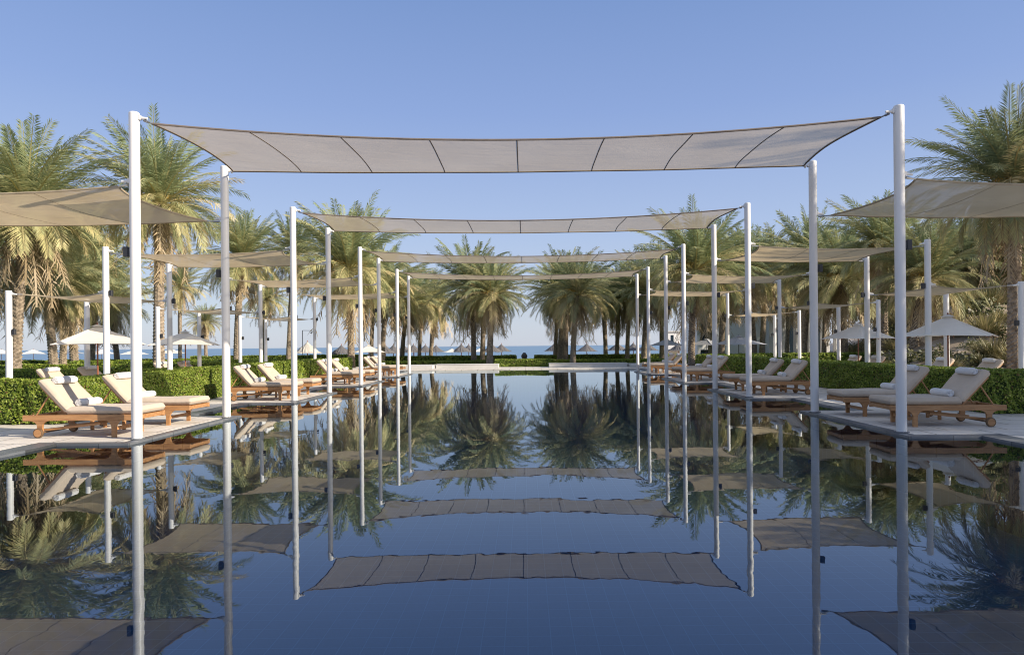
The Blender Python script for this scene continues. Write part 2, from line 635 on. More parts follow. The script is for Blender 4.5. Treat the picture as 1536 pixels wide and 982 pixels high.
BW = .36                                         # dark border strip
bm = bmesh.new()
slab(bm, -16.5, LX - BW, -6, 45.5, -.3, DZ)
slab(bm, RX + BW, 16.0, -6, 45.5, -.3, DZ)
slab(bm, LX - BW, RX + BW, -6, PY0 - BW, -.3, DZ)
slab(bm, LX - BW, RX + BW, PY1, 45.5, -.3, DZ)
TY0, TY1 = -.42, DY + .4
for k in range(4):                                # the stone tabs carrying the loungers
    for s in (-1, 1):
        e = CX + s * (W - .12)
        lo, hi = YF[k] + TY0 + .16, YF[k] + TY1 - .16
        if s < 0:
            slab(bm, LX - BW, e - .16, lo, hi, -.3, DZ + .001)
        else:
            slab(bm, e + .16, RX + BW, lo, hi, -.3, DZ + .001)
tag(obj('deck', bm, M['deck']), kind='structure')
bm = bmesh.new()


def border_side(s):
    edge = LX if s < 0 else RX
    a, b = (edge - BW, edge) if s < 0 else (edge, edge + BW)
    y = PY0
    for k in range(4):
        slab(bm, a, b, y, YF[k] + TY0, -.12, DZ - .003)
        y = YF[k] + TY1
    slab(bm, a, b, y, PY1, -.12, DZ - .003)
    for k in range(4):
        e = CX + s * (W - .12)
        o = edge + s * BW
        y0, y1 = YF[k] + TY0, YF[k] + TY1
        lo, hi = min(e, o), max(e, o)
        slab(bm, lo, hi, y0, y0 + .16, -.12, DZ - .003)
        slab(bm, lo, hi, y1 - .16, y1, -.12, DZ - .003)
        ea, eb = (e, e - s * -.16) if s > 0 else (e - .16, e)
        slab(bm, min(ea, eb), max(ea, eb), y0 + .16, y1 - .16, -.12, DZ - .003)


border_side(-1)
border_side(1)
slab(bm, LX - BW, RX + BW, PY0 - BW, PY0, -.12, DZ - .003)
tag(obj('pool_edge', bm, M['border']), kind='structure')


# ------------------------------------------------------------------ posts and sails
def make_post(name, h, rad, lamp_z, lamp_dir, brackets):
    """lamp_dir / bracket directions are unit (x, y); brackets = [(z, dx, dy)]"""
    t = thing(name, None, None, (0, 0, 0))
    bm = bmesh.new()
    lathe(bm, [(rad, 0), (rad, h - .015), (rad - .012, h)], 28)
    obj('pole', bm, M['post'], t, smooth=35)
    bm = bmesh.new()
    lathe(bm, [(rad + .035, 0), (rad + .035, .012), (rad + .001, .016)], 28)
    bc = obj('base_collar', bm, M['border'], t)
    for q in range(6):
        a = q * PI / 3 + .3
        bm = bmesh.new()
        lathe(bm, [(.008, .006), (.008, .022), (.005, .025)], 6, ((rad + .02) * math.cos(a), (rad + .02) * math.sin(a), 0))
        obj('bolt', bm, M['steel'], bc)
    for (z, dx, dy) in brackets:
        bm = bmesh.new()
        d = Vector((dx, dy, 0))
        tube(bm, [d * (rad - .01) + Vector((0, 0, z)), d * (rad + .12) + Vector((0, 0, z - .012))], [.026, .016], 8)
        box(bm, d * (rad + .012) + Vector((0, 0, z)), (.03, .05, .07), .005, 1)
        obj('bracket', bm, M['post'], t)
    if lamp_z:
        bm = bmesh.new()
        d = Vector((lamp_dir[0], lamp_dir[1], 0))
        box(bm, d * (rad + .055) + Vector((0, 0, lamp_z)), (.07, .075, .145), .006, 1)
        box(bm, d * (rad + .012) + Vector((0, 0, lamp_z)), (.03, .05, .10))
        lb = obj('lamp_box', bm, M['black'], t)
    return t


POST_H, Z_MAIN, Z_SIDE, Z_LOW, LOW_H = 4.78, 4.70, 3.78, 2.74, 2.82
mainX = {-1: CX - W, 1: CX + W}
outX = {-1: -10.32, 1: 9.93}
lowX = {-1: -12.72, 1: 12.23}
SN = {-1: 'left', 1: 'right'}
ROWN = {0: 'nearest the camera', 1: 'second from the camera', 2: 'third from the camera', 3: 'farthest from the camera'}
for s in (-1, 1):
    pm = po = pl = None
    for k in range(4):
        for e in (0, 1):
            y = YF[k] + e * DY
            n = 2 * k + e
            o8 = ['nearest', 'second', 'third', 'fourth', 'fifth', 'sixth', 'seventh', 'farthest'][n]
            if pm is None:
                p = pm = make_post('canopy_post', POST_H, .073, 2.74, (s, 0), [(Z_MAIN, -s, 0), (Z_SIDE, s, 0)])
            else:
                p = copy_tree(pm)
            p.location = (mainX[s], y, DZ)
            tag(p, f'tall white post with lamp box on the {SN[s]} pool edge, {o8} of eight', 'post', f'tall white posts along the {SN[s]} pool edge')
            if po is None:
                p = po = make_post('sail_post', 3.84, .073, 2.70, (-s, 0), [(Z_SIDE - .04, -s, 0), (Z_LOW, s, 0)])
            else:
                p = copy_tree(po)
            p.location = (outX[s], y, DZ)
            tag(p, f'mid-height white post beyond the {SN[s]} hedge row, {o8} of eight', 'post', f'mid-height white posts behind the {SN[s]} hedge')
            if k > 0:
                if pl is None:
                    p = pl = make_post('low_sail_post', LOW_H, .073, 1.80, (-s, 0), [(Z_LOW, -s, 0)])
                else:
                    p = copy_tree(pl)
                p.location = (lowX[s], y, G(lowX[s], y) + .06)
                o6 = ['nearest', 'second', 'third', 'fourth', 'fifth', 'farthest'][n - 2]
                tag(p, f'low white post in the outermost {SN[s]} row, {o6} of six', 'post', f'low white posts in the outer {SN[s]} row')


def make_sail(name, c00, c10, c01, c11, bow_f, bow_s, sag, seams, m, nu=28, nv=14, hem='hem_light'):
    """Corners: 0/1 along x then 0/1 along y. Edges bow inwards, middle sags."""
    c00, c10, c01, c11 = map(Vector, (c00, c10, c01, c11))
    ctr = (c00 + c10 + c01 + c11) / 4
    t = thing(name, None, None, ctr)

    def pt(u, v):
        p = (c00 * (1 - u) + c10 * u) * (1 - v) + (c01 * (1 - u) + c11 * u) * v
        p = p.copy()
        p.y += bow_f * 4 * u * (1 - u) * (1 - 2 * v)
        p.x += bow_s * 4 * v * (1 - v) * (1 - 2 * u)
        p.z -= sag * 4 * u * (1 - u) + .05 * 4 * v * (1 - v) * 4 * u * (1 - u)
        p.z += .006 * math.sin(u * 23) * math.sin(v * 9)
        return p - ctr
    verts = [pt(i / nu, j / nv) for j in range(nv + 1) for i in range(nu + 1)]
    faces = [(j * (nu + 1) + i, j * (nu + 1) + i + 1, (j + 1) * (nu + 1) + i + 1, (j + 1) * (nu + 1) + i) for j in range(nv) for i in range(nu)]
    from_data('fabric', verts, faces, m, t, smooth=True)
    bm = bmesh.new()
    edge = [pt(i / nu, 0) for i in range(nu + 1)] + [pt(1, j / nv) for j in range(1, nv + 1)] + [pt(1 - i / nu, 1) for i in range(1, nu + 1)] + [pt(0, 1 - j / nv) for j in range(1, nv + 1)]
    tube(bm, edge, .016, 6)
    obj('edge_hem', bm, M[hem], t, smooth=60)
    for i in range(1, seams + 1):
        u = i / (seams + 1)
        bm = bmesh.new()
        a, b = [], []
        for j in range(nv + 1):
            p = pt(u, j / nv)
            a.append(p)
        tube(bm, a, .0085 if seams > 3 else .005, 5)
        obj('seam', bm, M[hem], t, smooth=60)
    return t, ctr, pt


def cables(t, ctr, pairs):
    for a, b in pairs:
        bm = bmesh.new()
        a, b = Vector(a) - ctr, Vector(b) - ctr
        mid = (a + b) / 2
        tube(bm, [a, mid], .012, 6)
        tube(bm, [mid, b], .02, 6)
        obj('corner_cable', bm, M['steel'], t)


for k in range(4):
    y0, y1 = YF[k], YF[k] + DY
    x0, x1 = mainX[-1], mainX[1]
    g_ = .15
    z = Z_MAIN
    jig = [0, .02, -.02, .01][k]
    cs = [(x0 + g_ + .06, y0 + .1, z - .02), (x1 - g_ - .06, y0 + .1, z - .02 + jig), (x0 + g_ + .06, y1 - .1, z - .01 + jig), (x1 - g_ - .06, y1 - .1, z)]
    t, ctr, pt = make_sail('shade_sail', *cs, 0.40, .14, .165, 7, M['sail'], nu=40, hem='hem')
    post_pts = [(x0 + .14, y0, z), (x1 - .14, y0, z), (x0 + .14, y1, z), (x1 - .14, y1, z)]
    cables(t, ctr, list(zip(cs, post_pts)))
    tag(t, f'wide beige shade sail spanning high over the pool, {["nearest and largest looking", "second from the camera", "third from the camera", "farthest of four"][k]}', 'shade sail', 'shade sails over the pool')
    for s in (-1, 1):
        # high side sail between the pool post and the post beyond the hedge
        a, b = (outX[s] + .3, mainX[s] - .3) if s < 0 else (mainX[s] + .3, outX[s] - .3)
        zi, zo = Z_SIDE - .02, Z_SIDE - .07
        za, zb = (zo, zi) if s < 0 else (zi, zo)
        cs = [(a, y0 + .1, za), (b, y0 + .1, zb), (a, y1 - .1, za), (b, y1 - .1, zb)]
        t, ctr, pt = make_sail('side_sail', *cs, .1, .26, .05, 2, M['sail_low'])
        pp = [(a - .2, y0, za), (b + .2, y0, zb), (a - .2, y1, za), (b + .2, y1, zb)]
        cables(t, ctr, list(zip(cs, pp)))
        tag(t, f'beige side sail over the {SN[s]} loungers, {ROWN[k]}', 'shade sail', f'side sails over the {SN[s]} loungers')
        if k > 0:
            a, b = (lowX[s] + .28, outX[s] - .28) if s < 0 else (outX[s] + .28, lowX[s] - .28)
            z_ = Z_LOW - .01
            cs = [(a, y0 + .1, z_), (b, y0 + .1, z_), (a, y1 - .1, z_), (b, y1 - .1, z_)]
            t, ctr, pt = make_sail('low_sail', *cs, .14, .2, .06, 1, M['sail_low'], nu=18, nv=12)
            pp = [(a - .2, y0, z_), (b + .2, y0, z_), (a - .2, y1, z_), (b + .2, y1, z_)]
            cables(t, ctr, list(zip(cs, pp)))
            tag(t, f'small low beige sail behind the {SN[s]} hedge, {["", "nearest of three", "middle of three", "farthest of three"][k]}', 'shade sail', f'low sails behind the {SN[s]} hedge')


# ------------------------------------------------------------------ loungers, towels, tables
HX = .24                                          # hinge of the backrest
BA = R(47)


def quilt(vs_fn, L_, Wd, th, n, parent, name, mtx):
    pass


def cushion_bm(L_, Wd, th, nl):
    """Soft slab from x=0..L_, with a gentle quilted swell; rounded rim."""
    bm = bmesh.new()
    nx, ny = max(20, int(L_ / .022)), 34
    top, bot = [], []

    def soft(t, e):
        # height profile: 0 at rim, 1 inside
        d = min(t, 1 - t) / e
        return 1 if d >= 1 else max(0, 1 - (1 - d) ** 3) ** .42
    for i in range(nx + 1):
        u = i / nx
        ut, ub = [], []
        for j in range(ny + 1):
            v = j / ny
            h = min(soft(u, .055 / L_), soft(v, .055 / Wd))
            q = 1 - .06 * (abs(math.sin(u * PI * nl)) < .18)
            zt = th / 2 + (th / 2) * h * q + .006 * math.sin(u * 7 + v * 3)
            zb = th / 2 - (th / 2) * h
            ut.append(bm.verts.new((u * L_, (v - .5) * Wd, zt)))
            ub.append(bm.verts.new((u * L_, (v - .5) * Wd, zb)))
        top.append(ut)
        bot.append(ub)
    for i in range(nx):
        for j in range(ny):
            bm.faces.new((top[i][j], top[i + 1][j], top[i + 1][j + 1], top[i][j + 1]))
            bm.faces.new((bot[i][j], bot[i][j + 1], bot[i + 1][j + 1], bot[i + 1][j]))
    for i in range(nx):
        bm.faces.new((top[i][0], bot[i][0], bot[i + 1][0], top[i + 1][0]))
        bm.faces.new((top[i][ny], top[i + 1][ny], bot[i + 1][ny], bot[i][ny]))
    for j in range(ny):
        bm.faces.new((top[0][j], top[0][j + 1], bot[0][j + 1], bot[0][j]))
        bm.faces.new((top[nx][j], bot[nx][j], bot[nx][j + 1], top[nx][j + 1]))
    return bm


def flare(cx, z0, z1, w=.032, spread=.10, wheel=False):
    """Leg outline: slim post that flares into the rail in two curves."""
    L_, Rr = [], []
    for i in range(7):
        a = i / 6
        x = w + spread * (1 - math.cos(a * PI / 2)) ** 1.0
        z = z1 - (z1 - z0) * .45 * (1 - math.sin(a * PI / 2))
        Rr.append((cx + x, z))
        L_.append((cx - x, z))
    return [(cx - w, z0), (cx + w, z0)] + Rr + L_[::-1]


def make_lounger():
    t = thing('sun_lounger', None, None, (0, 0, 0))
    yb = .345
    bm = bmesh.new()
    for sy in (-1, 1):
        box(bm, (0, sy * yb, .295), (1.76, .036, .085), .004, 1)
    for x in (-.86, -.3, HX, .86):
        box(bm, (x, 0, .297), (.034, 2 * yb - .037, .06), .003, 1)
    for i in range(9):
        box(bm, (-.80 + i * .125, 0, .332), (.07, 2 * yb - .037, .012))
    obj('frame', bm, M['teak'], t)
    for sy in (-1, 1):
        bm = bmesh.new()
        prism(bm, flare(-.50, 0, .252), sy * yb - .02, sy * yb + .02)
        obj('leg', bm, M['teak'], t)
        bm = bmesh.new()
        prism(bm, flare(.62, .085, .252, .04, .12), sy * yb - .018, sy * yb + .018)
        obj('wheel_bracket', bm, M['teak'], t)
        wh = link(bpy.data.objects.new('wheel', None), t)
        bm = bmesh.new()
        g = []
        for (r0, y0_, y1_) in [(.074, .022, .062)]:
            lathe(bm, [(r0 - .008, 0), (r0, .007), (r0, .033), (r0 - .008, .04)], 24)
        bmesh.ops.rotate(bm, verts=bm.verts, cent=(0, 0, 0), matrix=Matrix.Rotation(PI / 2, 3, 'X'))
        bmesh.ops.translate(bm, verts=bm.verts, vec=(.62, sy * yb + (sy * .042 + .02), .074))
        wo_ = obj('wheel', bm, M['teak_dark'], t, smooth=30)
        bpy.data.objects.remove(wh)
        bm = bmesh.new()
        lathe(bm, [(.056, 0), (.056, .044)], 20)
        bmesh.ops.rotate(bm, verts=bm.verts, cent=(0, 0, 0), matrix=Matrix.Rotation(PI / 2, 3, 'X'))
        bmesh.ops.translate(bm, verts=bm.verts, vec=(.62, sy * yb + (sy * .042 + .022), .074))
        obj('hub', bm, M['teak'], wo_, smooth=30)
    bm = bmesh.new()
    tube(bm, [(.62, -yb, .074), (.62, yb, .074)], .013, 8)
    obj('axle', bm, M['teak_dark'], t)
    bm = bmesh.new()
    box(bm, (-.50, 0, .13), (.03, 2 * yb - .04, .05), .003, 1)
    obj('stretcher', bm, M['teak'], t)
    for sy in (-1, 1):
        bm = bmesh.new()
        box(bm, (.22, sy * (yb - .10), .15), (.9, .03, .035), .003, 1, Matrix.Rotation(R(6), 4, 'Y'))
        obj('stretcher', bm, M['teak'], t)
    # backrest
    Rb = Matrix.Rotation(-BA, 4, 'Y')
    bt = Matrix.Translation((HX, 0, .335))
    bm = bmesh.new()
    for sy in (-1, 1):
        box(bm, (0, 0, 0), (.58, .034, .03), .003, 1, bt @ Rb @ Matrix.Translation((.30, sy * .285, -.004)))
    for i in range(6):
        box(bm, (0, 0, 0), (.06, .53, .014), 0, 1, bt @ Rb @ Matrix.Translation((.05 + i * .105, 0, .008)))
    obj('backrest', bm, M['teak'], t)
    top = (HX + .42 * math.cos(BA), .335 + .42 * math.sin(BA))
    for sy in (-1, 1):
        bm = bmesh.new()
        tube(bm, [(top[0], sy * .27, top[1]), (top[0] + .22, sy * .27, .31)], .012, 6)
        obj('support_strut', bm, M['teak'], t)
    bm = cushion_bm(1.13, .71, .115, 4)
    bmesh.ops.translate(bm, verts=bm.verts, vec=(-.895, 0, .342))
    obj('seat_cushion', bm, M['cushion'], t, smooth=70)
    bm = cushion_bm(.63, .71, .12, 3)
    bmesh.ops.transform(bm, verts=bm.verts, matrix=bt @ Rb @ Matrix.Translation((0.02, 0, .012)))
    obj('back_cushion', bm, M['cushion'], t, smooth=70)
    return t


def make_towel(rad, ln, seed):
    """Rolled towel lying along y, spiral ends."""
    rr = random.Random(seed)
    bm = bmesh.new()
    seg, n = 26, 14
    rings = []
    for i in range(n + 1):
        y = (i / n - .5) * ln
        e = min(i, n - i)
        r_ = rad * (.86 if e == 0 else (.97 if e == 1 else 1))
        ring = []
        for k in range(seg):
            a = 2 * PI * k / seg
            q = r_ * (1 + .018 * math.sin(3 * a + y * 9 + seed) + .014 * math.sin(y * 40 + a * 2))
            if k == 3:
                q *= 1.05
            ring.append(bm.verts.new((q * math.cos(a) * 1.06, y, rad * .93 + q * math.sin(a) * .93)))
        rings.append(ring)
    for i in range(n):
        for k in range(seg):
            bm.faces.new((rings[i][k], rings[i][(k + 1) % seg], rings[i + 1][(k + 1) % seg], rings[i + 1][k]))
    bm.faces.new(rings[0])
    bm.faces.new(rings[-1][::-1])
    for sy in (-1, 1):                              # the layers of the roll seen at its ends
        pts = []
        for i in range(46):
            a = i / 45 * 2.6 * 2 * PI
            q = rad * (.14 + .72 * i / 45)
            pts.append((q * math.cos(a), sy * (ln / 2 + .001), rad * .93 + q * math.sin(a) * .93))
        tube(bm, pts, rad * .075, 5)
    return bm


lg = make_lounger()
first = [True]
tow_seat = None
tow_head = None


def place_lounger(x, y, z, side, label, tl1, tl2, group, jr=0.0, towels=True):
    """side: -1 head to the left, +1 head to the right."""
    global tow_seat, tow_head
    if first[0]:
        o = lg
        first[0] = False
    else:
        o = copy_tree(lg)
    rz = (PI if side < 0 else 0) + jr
    o.location = (x, y, z)
    o.rotation_euler = (0, 0, rz)
    tag(o, label, 'sun lounger', group)
    if not towels:
        return o
    mx = Matrix.Translation((x, y, z)) @ Matrix.Rotation(rz, 4, 'Z')
    if tow_seat is None:
        tow_seat = obj('rolled_towel', make_towel(.064, .43, 1), M['towel'], smooth=60)
        a = tow_seat
    else:
        a = tow_seat.copy()
        C.objects.link(a)
    a.location = mx @ Vector((.115 + rnd.uniform(-.02, .02), rnd.uniform(-.03, .03), .452))
    a.rotation_euler = (0, 0, rz + rnd.uniform(-.12, .12))
    tag(a, tl1, 'towel', group.replace('loungers', 'seat towels on loungers'))
    if tow_head is None:
        tow_head = obj('rolled_towel', make_towel(.055, .45, 5), M['towel'], smooth=60)
        b = tow_head
    else:
        b = tow_head.copy()
        C.objects.link(b)
    lx = HX + .54 * math.cos(BA) - .132 * math.sin(BA)
    lz = .335 + .54 * math.sin(BA) + .132 * math.cos(BA)
    b.location = mx @ Vector((lx, rnd.uniform(-.03, .03), lz - .005))
    b.rotation_euler = Euler((0, -BA if side > 0 else -BA, rz), 'XYZ')
    tag(b, tl2, 'towel', group.replace('loungers', 'headrest towels on loungers'))
    return o


def make_table():
    t = thing('side_table', None, None, (0, 0, 0))
    bm = bmesh.new()
    box(bm, (0, 0, .335), (.62, .42, .022), .004, 1)
    for i in range(5):
        box(bm, (0, -.164 + .082 * i, .347), (.60, .072, .01), .002, 1)
    obj('table_top', bm, M['teak'], t)
    for sx in (-1, 1):
        for sy in (-1, 1):
            bm = bmesh.new()
            box(bm, (sx * .26, sy * .17, .162), (.045, .045, .324), .004, 1)
            obj('leg', bm, M['teak'], t)
    bm = bmesh.new()
    for sy in (-1, 1):
        box(bm, (0, sy * .17, .30), (.475, .02, .04))
    for sx in (-1, 1):
        box(bm, (sx * .26, 0, .30), (.02, .295, .04))
    obj('apron', bm, M['teak'], t)
    return t


tb = make_table()
tbf = True
for k in range(4):
    for s in (-1, 1):
        ys_ = (10.575, 12.12) if s < 0 else (10.92, 12.5)
        xx = -6.66 if s < 0 else 6.55
        nth = ['first', 'second', 'third', 'fourth'][k]
        for e in (0, 1):
            y = ys_[e] + 6.82 * k
            which = 'nearer' if e == 0 else 'farther'
            lab = f'teak lounger with beige cushions, {which} of the {nth} pair on the {SN[s]} poolside'
            if k == 0 and e == 0:
                lab = f'teak lounger with beige cushions, closest to the camera on the {SN[s]} poolside'
            place_lounger(xx, y, DZ + .001, s, lab,
                          f'rolled white towel on the seat of the {which} lounger, {nth} {SN[s]} poolside pair',
                          f'rolled white towel topping the backrest of the {which} lounger, {nth} {SN[s]} poolside pair',
                          f'loungers along the {SN[s]} pool edge', jr=rnd.uniform(-.045, .045))
        if tbf:
            o = tb
            tbf = False
        else:
            o = copy_tree(tb)
        o.location = (xx + s * .18, sum(ys_) / 2 + 6.82 * k, DZ + .001)
        tag(o, f'small low teak table between the {nth} pair of loungers on the {SN[s]} poolside', 'side table', 'teak tables between loungers')
# second rows behind the hedges
for _q, (x, y, s, lab) in enumerate([(-11.95, 17.9, -1, 'lounger behind the left hedge, nearest one in front of the umbrella'),
                       (-12.0, 19.6, -1, 'shaded lounger behind the left hedge, just beyond the wooden umbrella pole'),
                       (-12.75, 24.9, -1, 'farther lounger behind the left hedge, before the second umbrella'),
                       (-12.75, 26.6, -1, 'shaded farther lounger behind the left hedge, past the second umbrella'),
                       (12.15, 18.6, 1, 'beige lounger behind the right hedge, rightmost and nearest of its row'),
                       (11.9, 20.3, 1, 'beige lounger behind the right hedge, second from the right'),
                       (12.0, 24.3, 1, 'small far lounger behind the right hedge, just right of the umbrella pole'),
                       (12.0, 26.0, 1, 'small far lounger behind the right hedge, just left of the umbrella pole')]):
    place_lounger(x, y, G(x, y) + .05, s, lab, f'rolled towel on the seat of the {["nearest", "second", "third", "farthest"][_q % 4]} lounger behind the {SN[s]} hedge',
                  f'rolled towel atop the backrest of the {["nearest", "second", "third", "farthest"][_q % 4]} lounger behind the {SN[s]} hedge',
                  f'loungers behind the {SN[s]} hedge', jr=rnd.uniform(-.03, .03))


# ------------------------------------------------------------------ umbrellas
def make_umbrella(name, wd, rim, apex, m, mp, n=8, rot=0.0, thin=.022, vent=True):
    t = thing(name, None, None, (0, 0, 0))
    verts, faces = [], []
    nr = 6
    sides = 4
    per = 10
    cs = []
    for i in range(nr + 1):
        f = i / nr
        for sd_ in range(sides):
            for j in range(per):
                v = j / per
                a0, a1 = PI / 4 + sd_ * PI / 2, PI / 4 + (sd_ + 1) * PI / 2
                p0 = Vector((math.cos(a0), math.sin(a0)))
                p1 = Vector((math.cos(a1), math.sin(a1)))
                p = (p0 * (1 - v) + p1 * v) * wd / 2 * math.sqrt(2) * max(f, .02)
                z = rim + (apex - rim) * (1 - f) + -.03 * math.sin(PI * f) * (1 if 0 < j else 0)
                if i == nr:
                    z += .0 + .03 * math.sin(PI * v)
                verts.append((p.x, p.y, z))
    m_ = sides * per
    for i in range(nr):
        for j in range(m_):
            faces.append((i * m_ + j, i * m_ + (j + 1) % m_, (i + 1) * m_ + (j + 1) % m_, (i + 1) * m_ + j))
    c = from_data('canopy', verts, faces, m, t)
    if vent:
        bm = bmesh.new()
        vs = []
        r_ = wd * .11
        ap = bm.verts.new((0, 0, apex + .05))
        for k in range(4):
            a = PI / 4 + k * PI / 2
            vs.append(bm.verts.new((r_ * math.cos(a), r_ * math.sin(a), apex - (apex - rim) * .14 + .05)))
        for k in range(4):
            bm.faces.new((ap, vs[k], vs[(k + 1) % 4]))
        obj('vent', bm, m, c)
    bm = bmesh.new()
    tube(bm, [(0, 0, 0), (0, 0, apex + .02)], thin, 10)
    obj('pole', bm, mp, t)
    bm = bmesh.new()
    lathe(bm, [(.02, 0), (.028, .02), (.02, .05), (.003, .07)], 10, (0, 0, apex + .02))
    obj('finial', bm, mp, t)
    for k in range(n):
        a = PI / 4 + k * 2 * PI / n
        q = wd / 2 * (math.sqrt(2) if k % 2 == 0 else 1)
        bm = bmesh.new()
        tube(bm, [(0, 0, apex - .10), (q * .5 * math.cos(a), q * .5 * math.sin(a), (rim + apex) / 2 - .065), (q * .95 * math.cos(a), q * .95 * math.sin(a), rim - .022)], .008, 5)
        obj('rib', bm, mp, t)
    bm = bmesh.new()
    box(bm, (0, 0, .04), (.5, .5, .08), .01, 1)
    lathe(bm, [(.05, .081), (.04, .26)], 10)
    obj('base', bm, M['stone_white'], t)
    return t


umb = make_umbrella('garden_umbrella', 2.15, 1.50, 2.02, M['canvas'], M['wood_pole'])
for i, (x, y, rz, sc, lab) in enumerate([(-11.75, 18.75, R(35), 1, 'white market umbrella on a wooden pole behind the left hedge, nearest one'),
                                         (-12.9, 25.9, R(15), 1, 'white market umbrella behind the left hedge, second from the camera'),
                                         (10.65, 17.2, R(50), .9, 'large pale umbrella behind the right hedge, nearest one'),
                                         (11.85, 24.3, R(25), .82, 'pale umbrella behind the right hedge, second from the camera'),
                                         (P(553, 515, 43).x, 43, R(20), .86, 'white square umbrella left of the pool, in front of the thatched beach umbrellas')]):
    o = umb if i == 0 else copy_tree(umb)
    o.location = (x, y, G(x, y) + .04 - (.12 if y > 40 else 0))
    o.rotation_euler = (0, 0, rz)
    o.scale = (sc, sc, sc if y > 40 else 1)
    tag(o, lab, 'umbrella', 'white garden umbrellas')
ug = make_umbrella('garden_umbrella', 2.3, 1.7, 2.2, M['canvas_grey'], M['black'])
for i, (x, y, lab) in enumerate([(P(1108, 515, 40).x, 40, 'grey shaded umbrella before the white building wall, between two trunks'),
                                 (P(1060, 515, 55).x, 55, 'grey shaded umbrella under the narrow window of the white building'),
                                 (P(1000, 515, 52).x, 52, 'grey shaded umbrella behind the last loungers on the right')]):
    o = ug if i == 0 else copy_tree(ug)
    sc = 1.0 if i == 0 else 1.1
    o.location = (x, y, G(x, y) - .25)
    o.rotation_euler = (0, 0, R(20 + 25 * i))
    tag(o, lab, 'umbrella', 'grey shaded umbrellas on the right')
# small white beach umbrellas
ub = make_umbrella('beach_umbrella', 2.5, 1.95, 2.5, M['canvas'], M['wood_pole'], vent=False)
bu = [(2, 528, 80, 'small white beach umbrella at the far left edge of the view'), (50, 527, 80, 'small white beach umbrella just right of the leftmost palm trunk'), (104, 527, 80, 'small white beach umbrella behind the thin left trunks'),
      (152, 527, 82, 'small white beach umbrella seen below the nearest market umbrella'), (201, 528, 84, 'small white beach umbrella seen beside the front left tall post'),
      (257, 528, 84, 'small white beach umbrella seen below the second market umbrella'), (678, 522, 104, 'white beach umbrella peeking out beside the dark thatched pair'),
      (720, 518, 108, 'white beach umbrella between the trunks of the left centre palms'), (622, 522, 108, 'white beach umbrella under the thatched ones near the far left posts')]
for i, (px, py, d, lab) in enumerate(bu):
    o = ub if i == 0 else copy_tree(ub)
    p = P(px, py, d)
    o.location = (p.x, d, G(p.x, d) + .02)
    o.rotation_euler = (0, 0, rnd.uniform(0, 1.5))
    tag(o, lab, 'umbrella', 'small white beach umbrellas')


def make_thatch(m, wd=3.3, rim=2.0, apex=3.15):
    t = thing('thatched_umbrella', None, None, (0, 0, 0))
    bm = bmesh.new()
    rr = random.Random(3)
    seg = 40
    prof = [(.03, apex), (.45, apex - .42), (.9, apex - .72), (1.3, rim + .13), (wd / 2, rim)]
    rings = []
    for i, (r_, z) in enumerate(prof):
        rings.append([bm.verts.new(((r_ + rr.uniform(-.06, .06) * (i > 2)) * math.cos(2 * PI * k / seg), (r_ + rr.uniform(-.06, .06) * (i > 2)) * math.sin(2 * PI * k / seg), z + rr.uniform(-.09, .03) * (i > 1))) for k in range(seg)])
    rings.append([bm.verts.new((wd / 2 * .8 * math.cos(2 * PI * k / seg), wd / 2 * .8 * math.sin(2 * PI * k / seg), rim + .06)) for k in range(seg)])
    for i in range(len(rings) - 1):
        for k in range(seg):
            bm.faces.new((rings[i][k], rings[i][(k + 1) % seg], rings[i + 1][(k + 1) % seg], rings[i + 1][k]))
    obj('thatch_roof', bm, m, t)
    bm = bmesh.new()
    tube(bm, [(0, 0, 0), (0, 0, apex + .16)], [.06, .045], 8)
    obj('pole', bm, M['wood_pole'], t)
    return t


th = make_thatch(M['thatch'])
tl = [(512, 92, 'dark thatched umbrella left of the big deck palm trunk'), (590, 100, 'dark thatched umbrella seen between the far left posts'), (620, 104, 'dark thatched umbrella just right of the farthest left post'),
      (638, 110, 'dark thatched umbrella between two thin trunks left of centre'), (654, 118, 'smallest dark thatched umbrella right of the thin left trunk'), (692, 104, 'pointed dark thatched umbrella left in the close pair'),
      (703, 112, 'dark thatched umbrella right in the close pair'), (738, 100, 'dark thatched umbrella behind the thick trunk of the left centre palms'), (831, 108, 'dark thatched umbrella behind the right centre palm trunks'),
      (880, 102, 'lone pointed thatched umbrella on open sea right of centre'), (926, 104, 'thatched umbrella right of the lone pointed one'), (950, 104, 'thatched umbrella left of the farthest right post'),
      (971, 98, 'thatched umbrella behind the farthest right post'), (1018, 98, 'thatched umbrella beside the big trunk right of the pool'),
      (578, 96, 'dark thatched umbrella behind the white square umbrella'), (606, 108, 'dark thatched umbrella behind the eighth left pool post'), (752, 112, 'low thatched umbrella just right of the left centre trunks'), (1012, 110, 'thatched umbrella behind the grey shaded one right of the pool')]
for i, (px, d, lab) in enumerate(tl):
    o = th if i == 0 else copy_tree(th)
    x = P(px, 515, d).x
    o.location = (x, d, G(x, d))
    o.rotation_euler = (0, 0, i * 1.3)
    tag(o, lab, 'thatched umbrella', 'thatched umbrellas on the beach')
t2 = make_thatch(M['thatch_light'], 3.4, 1.9, 3.2)
x = P(461, 515, 82).x
t2.location = (x, 82, G(x, 82))
tag(t2, 'pale striped thatched umbrella above a small white kiosk on the beach', 'thatched umbrella')
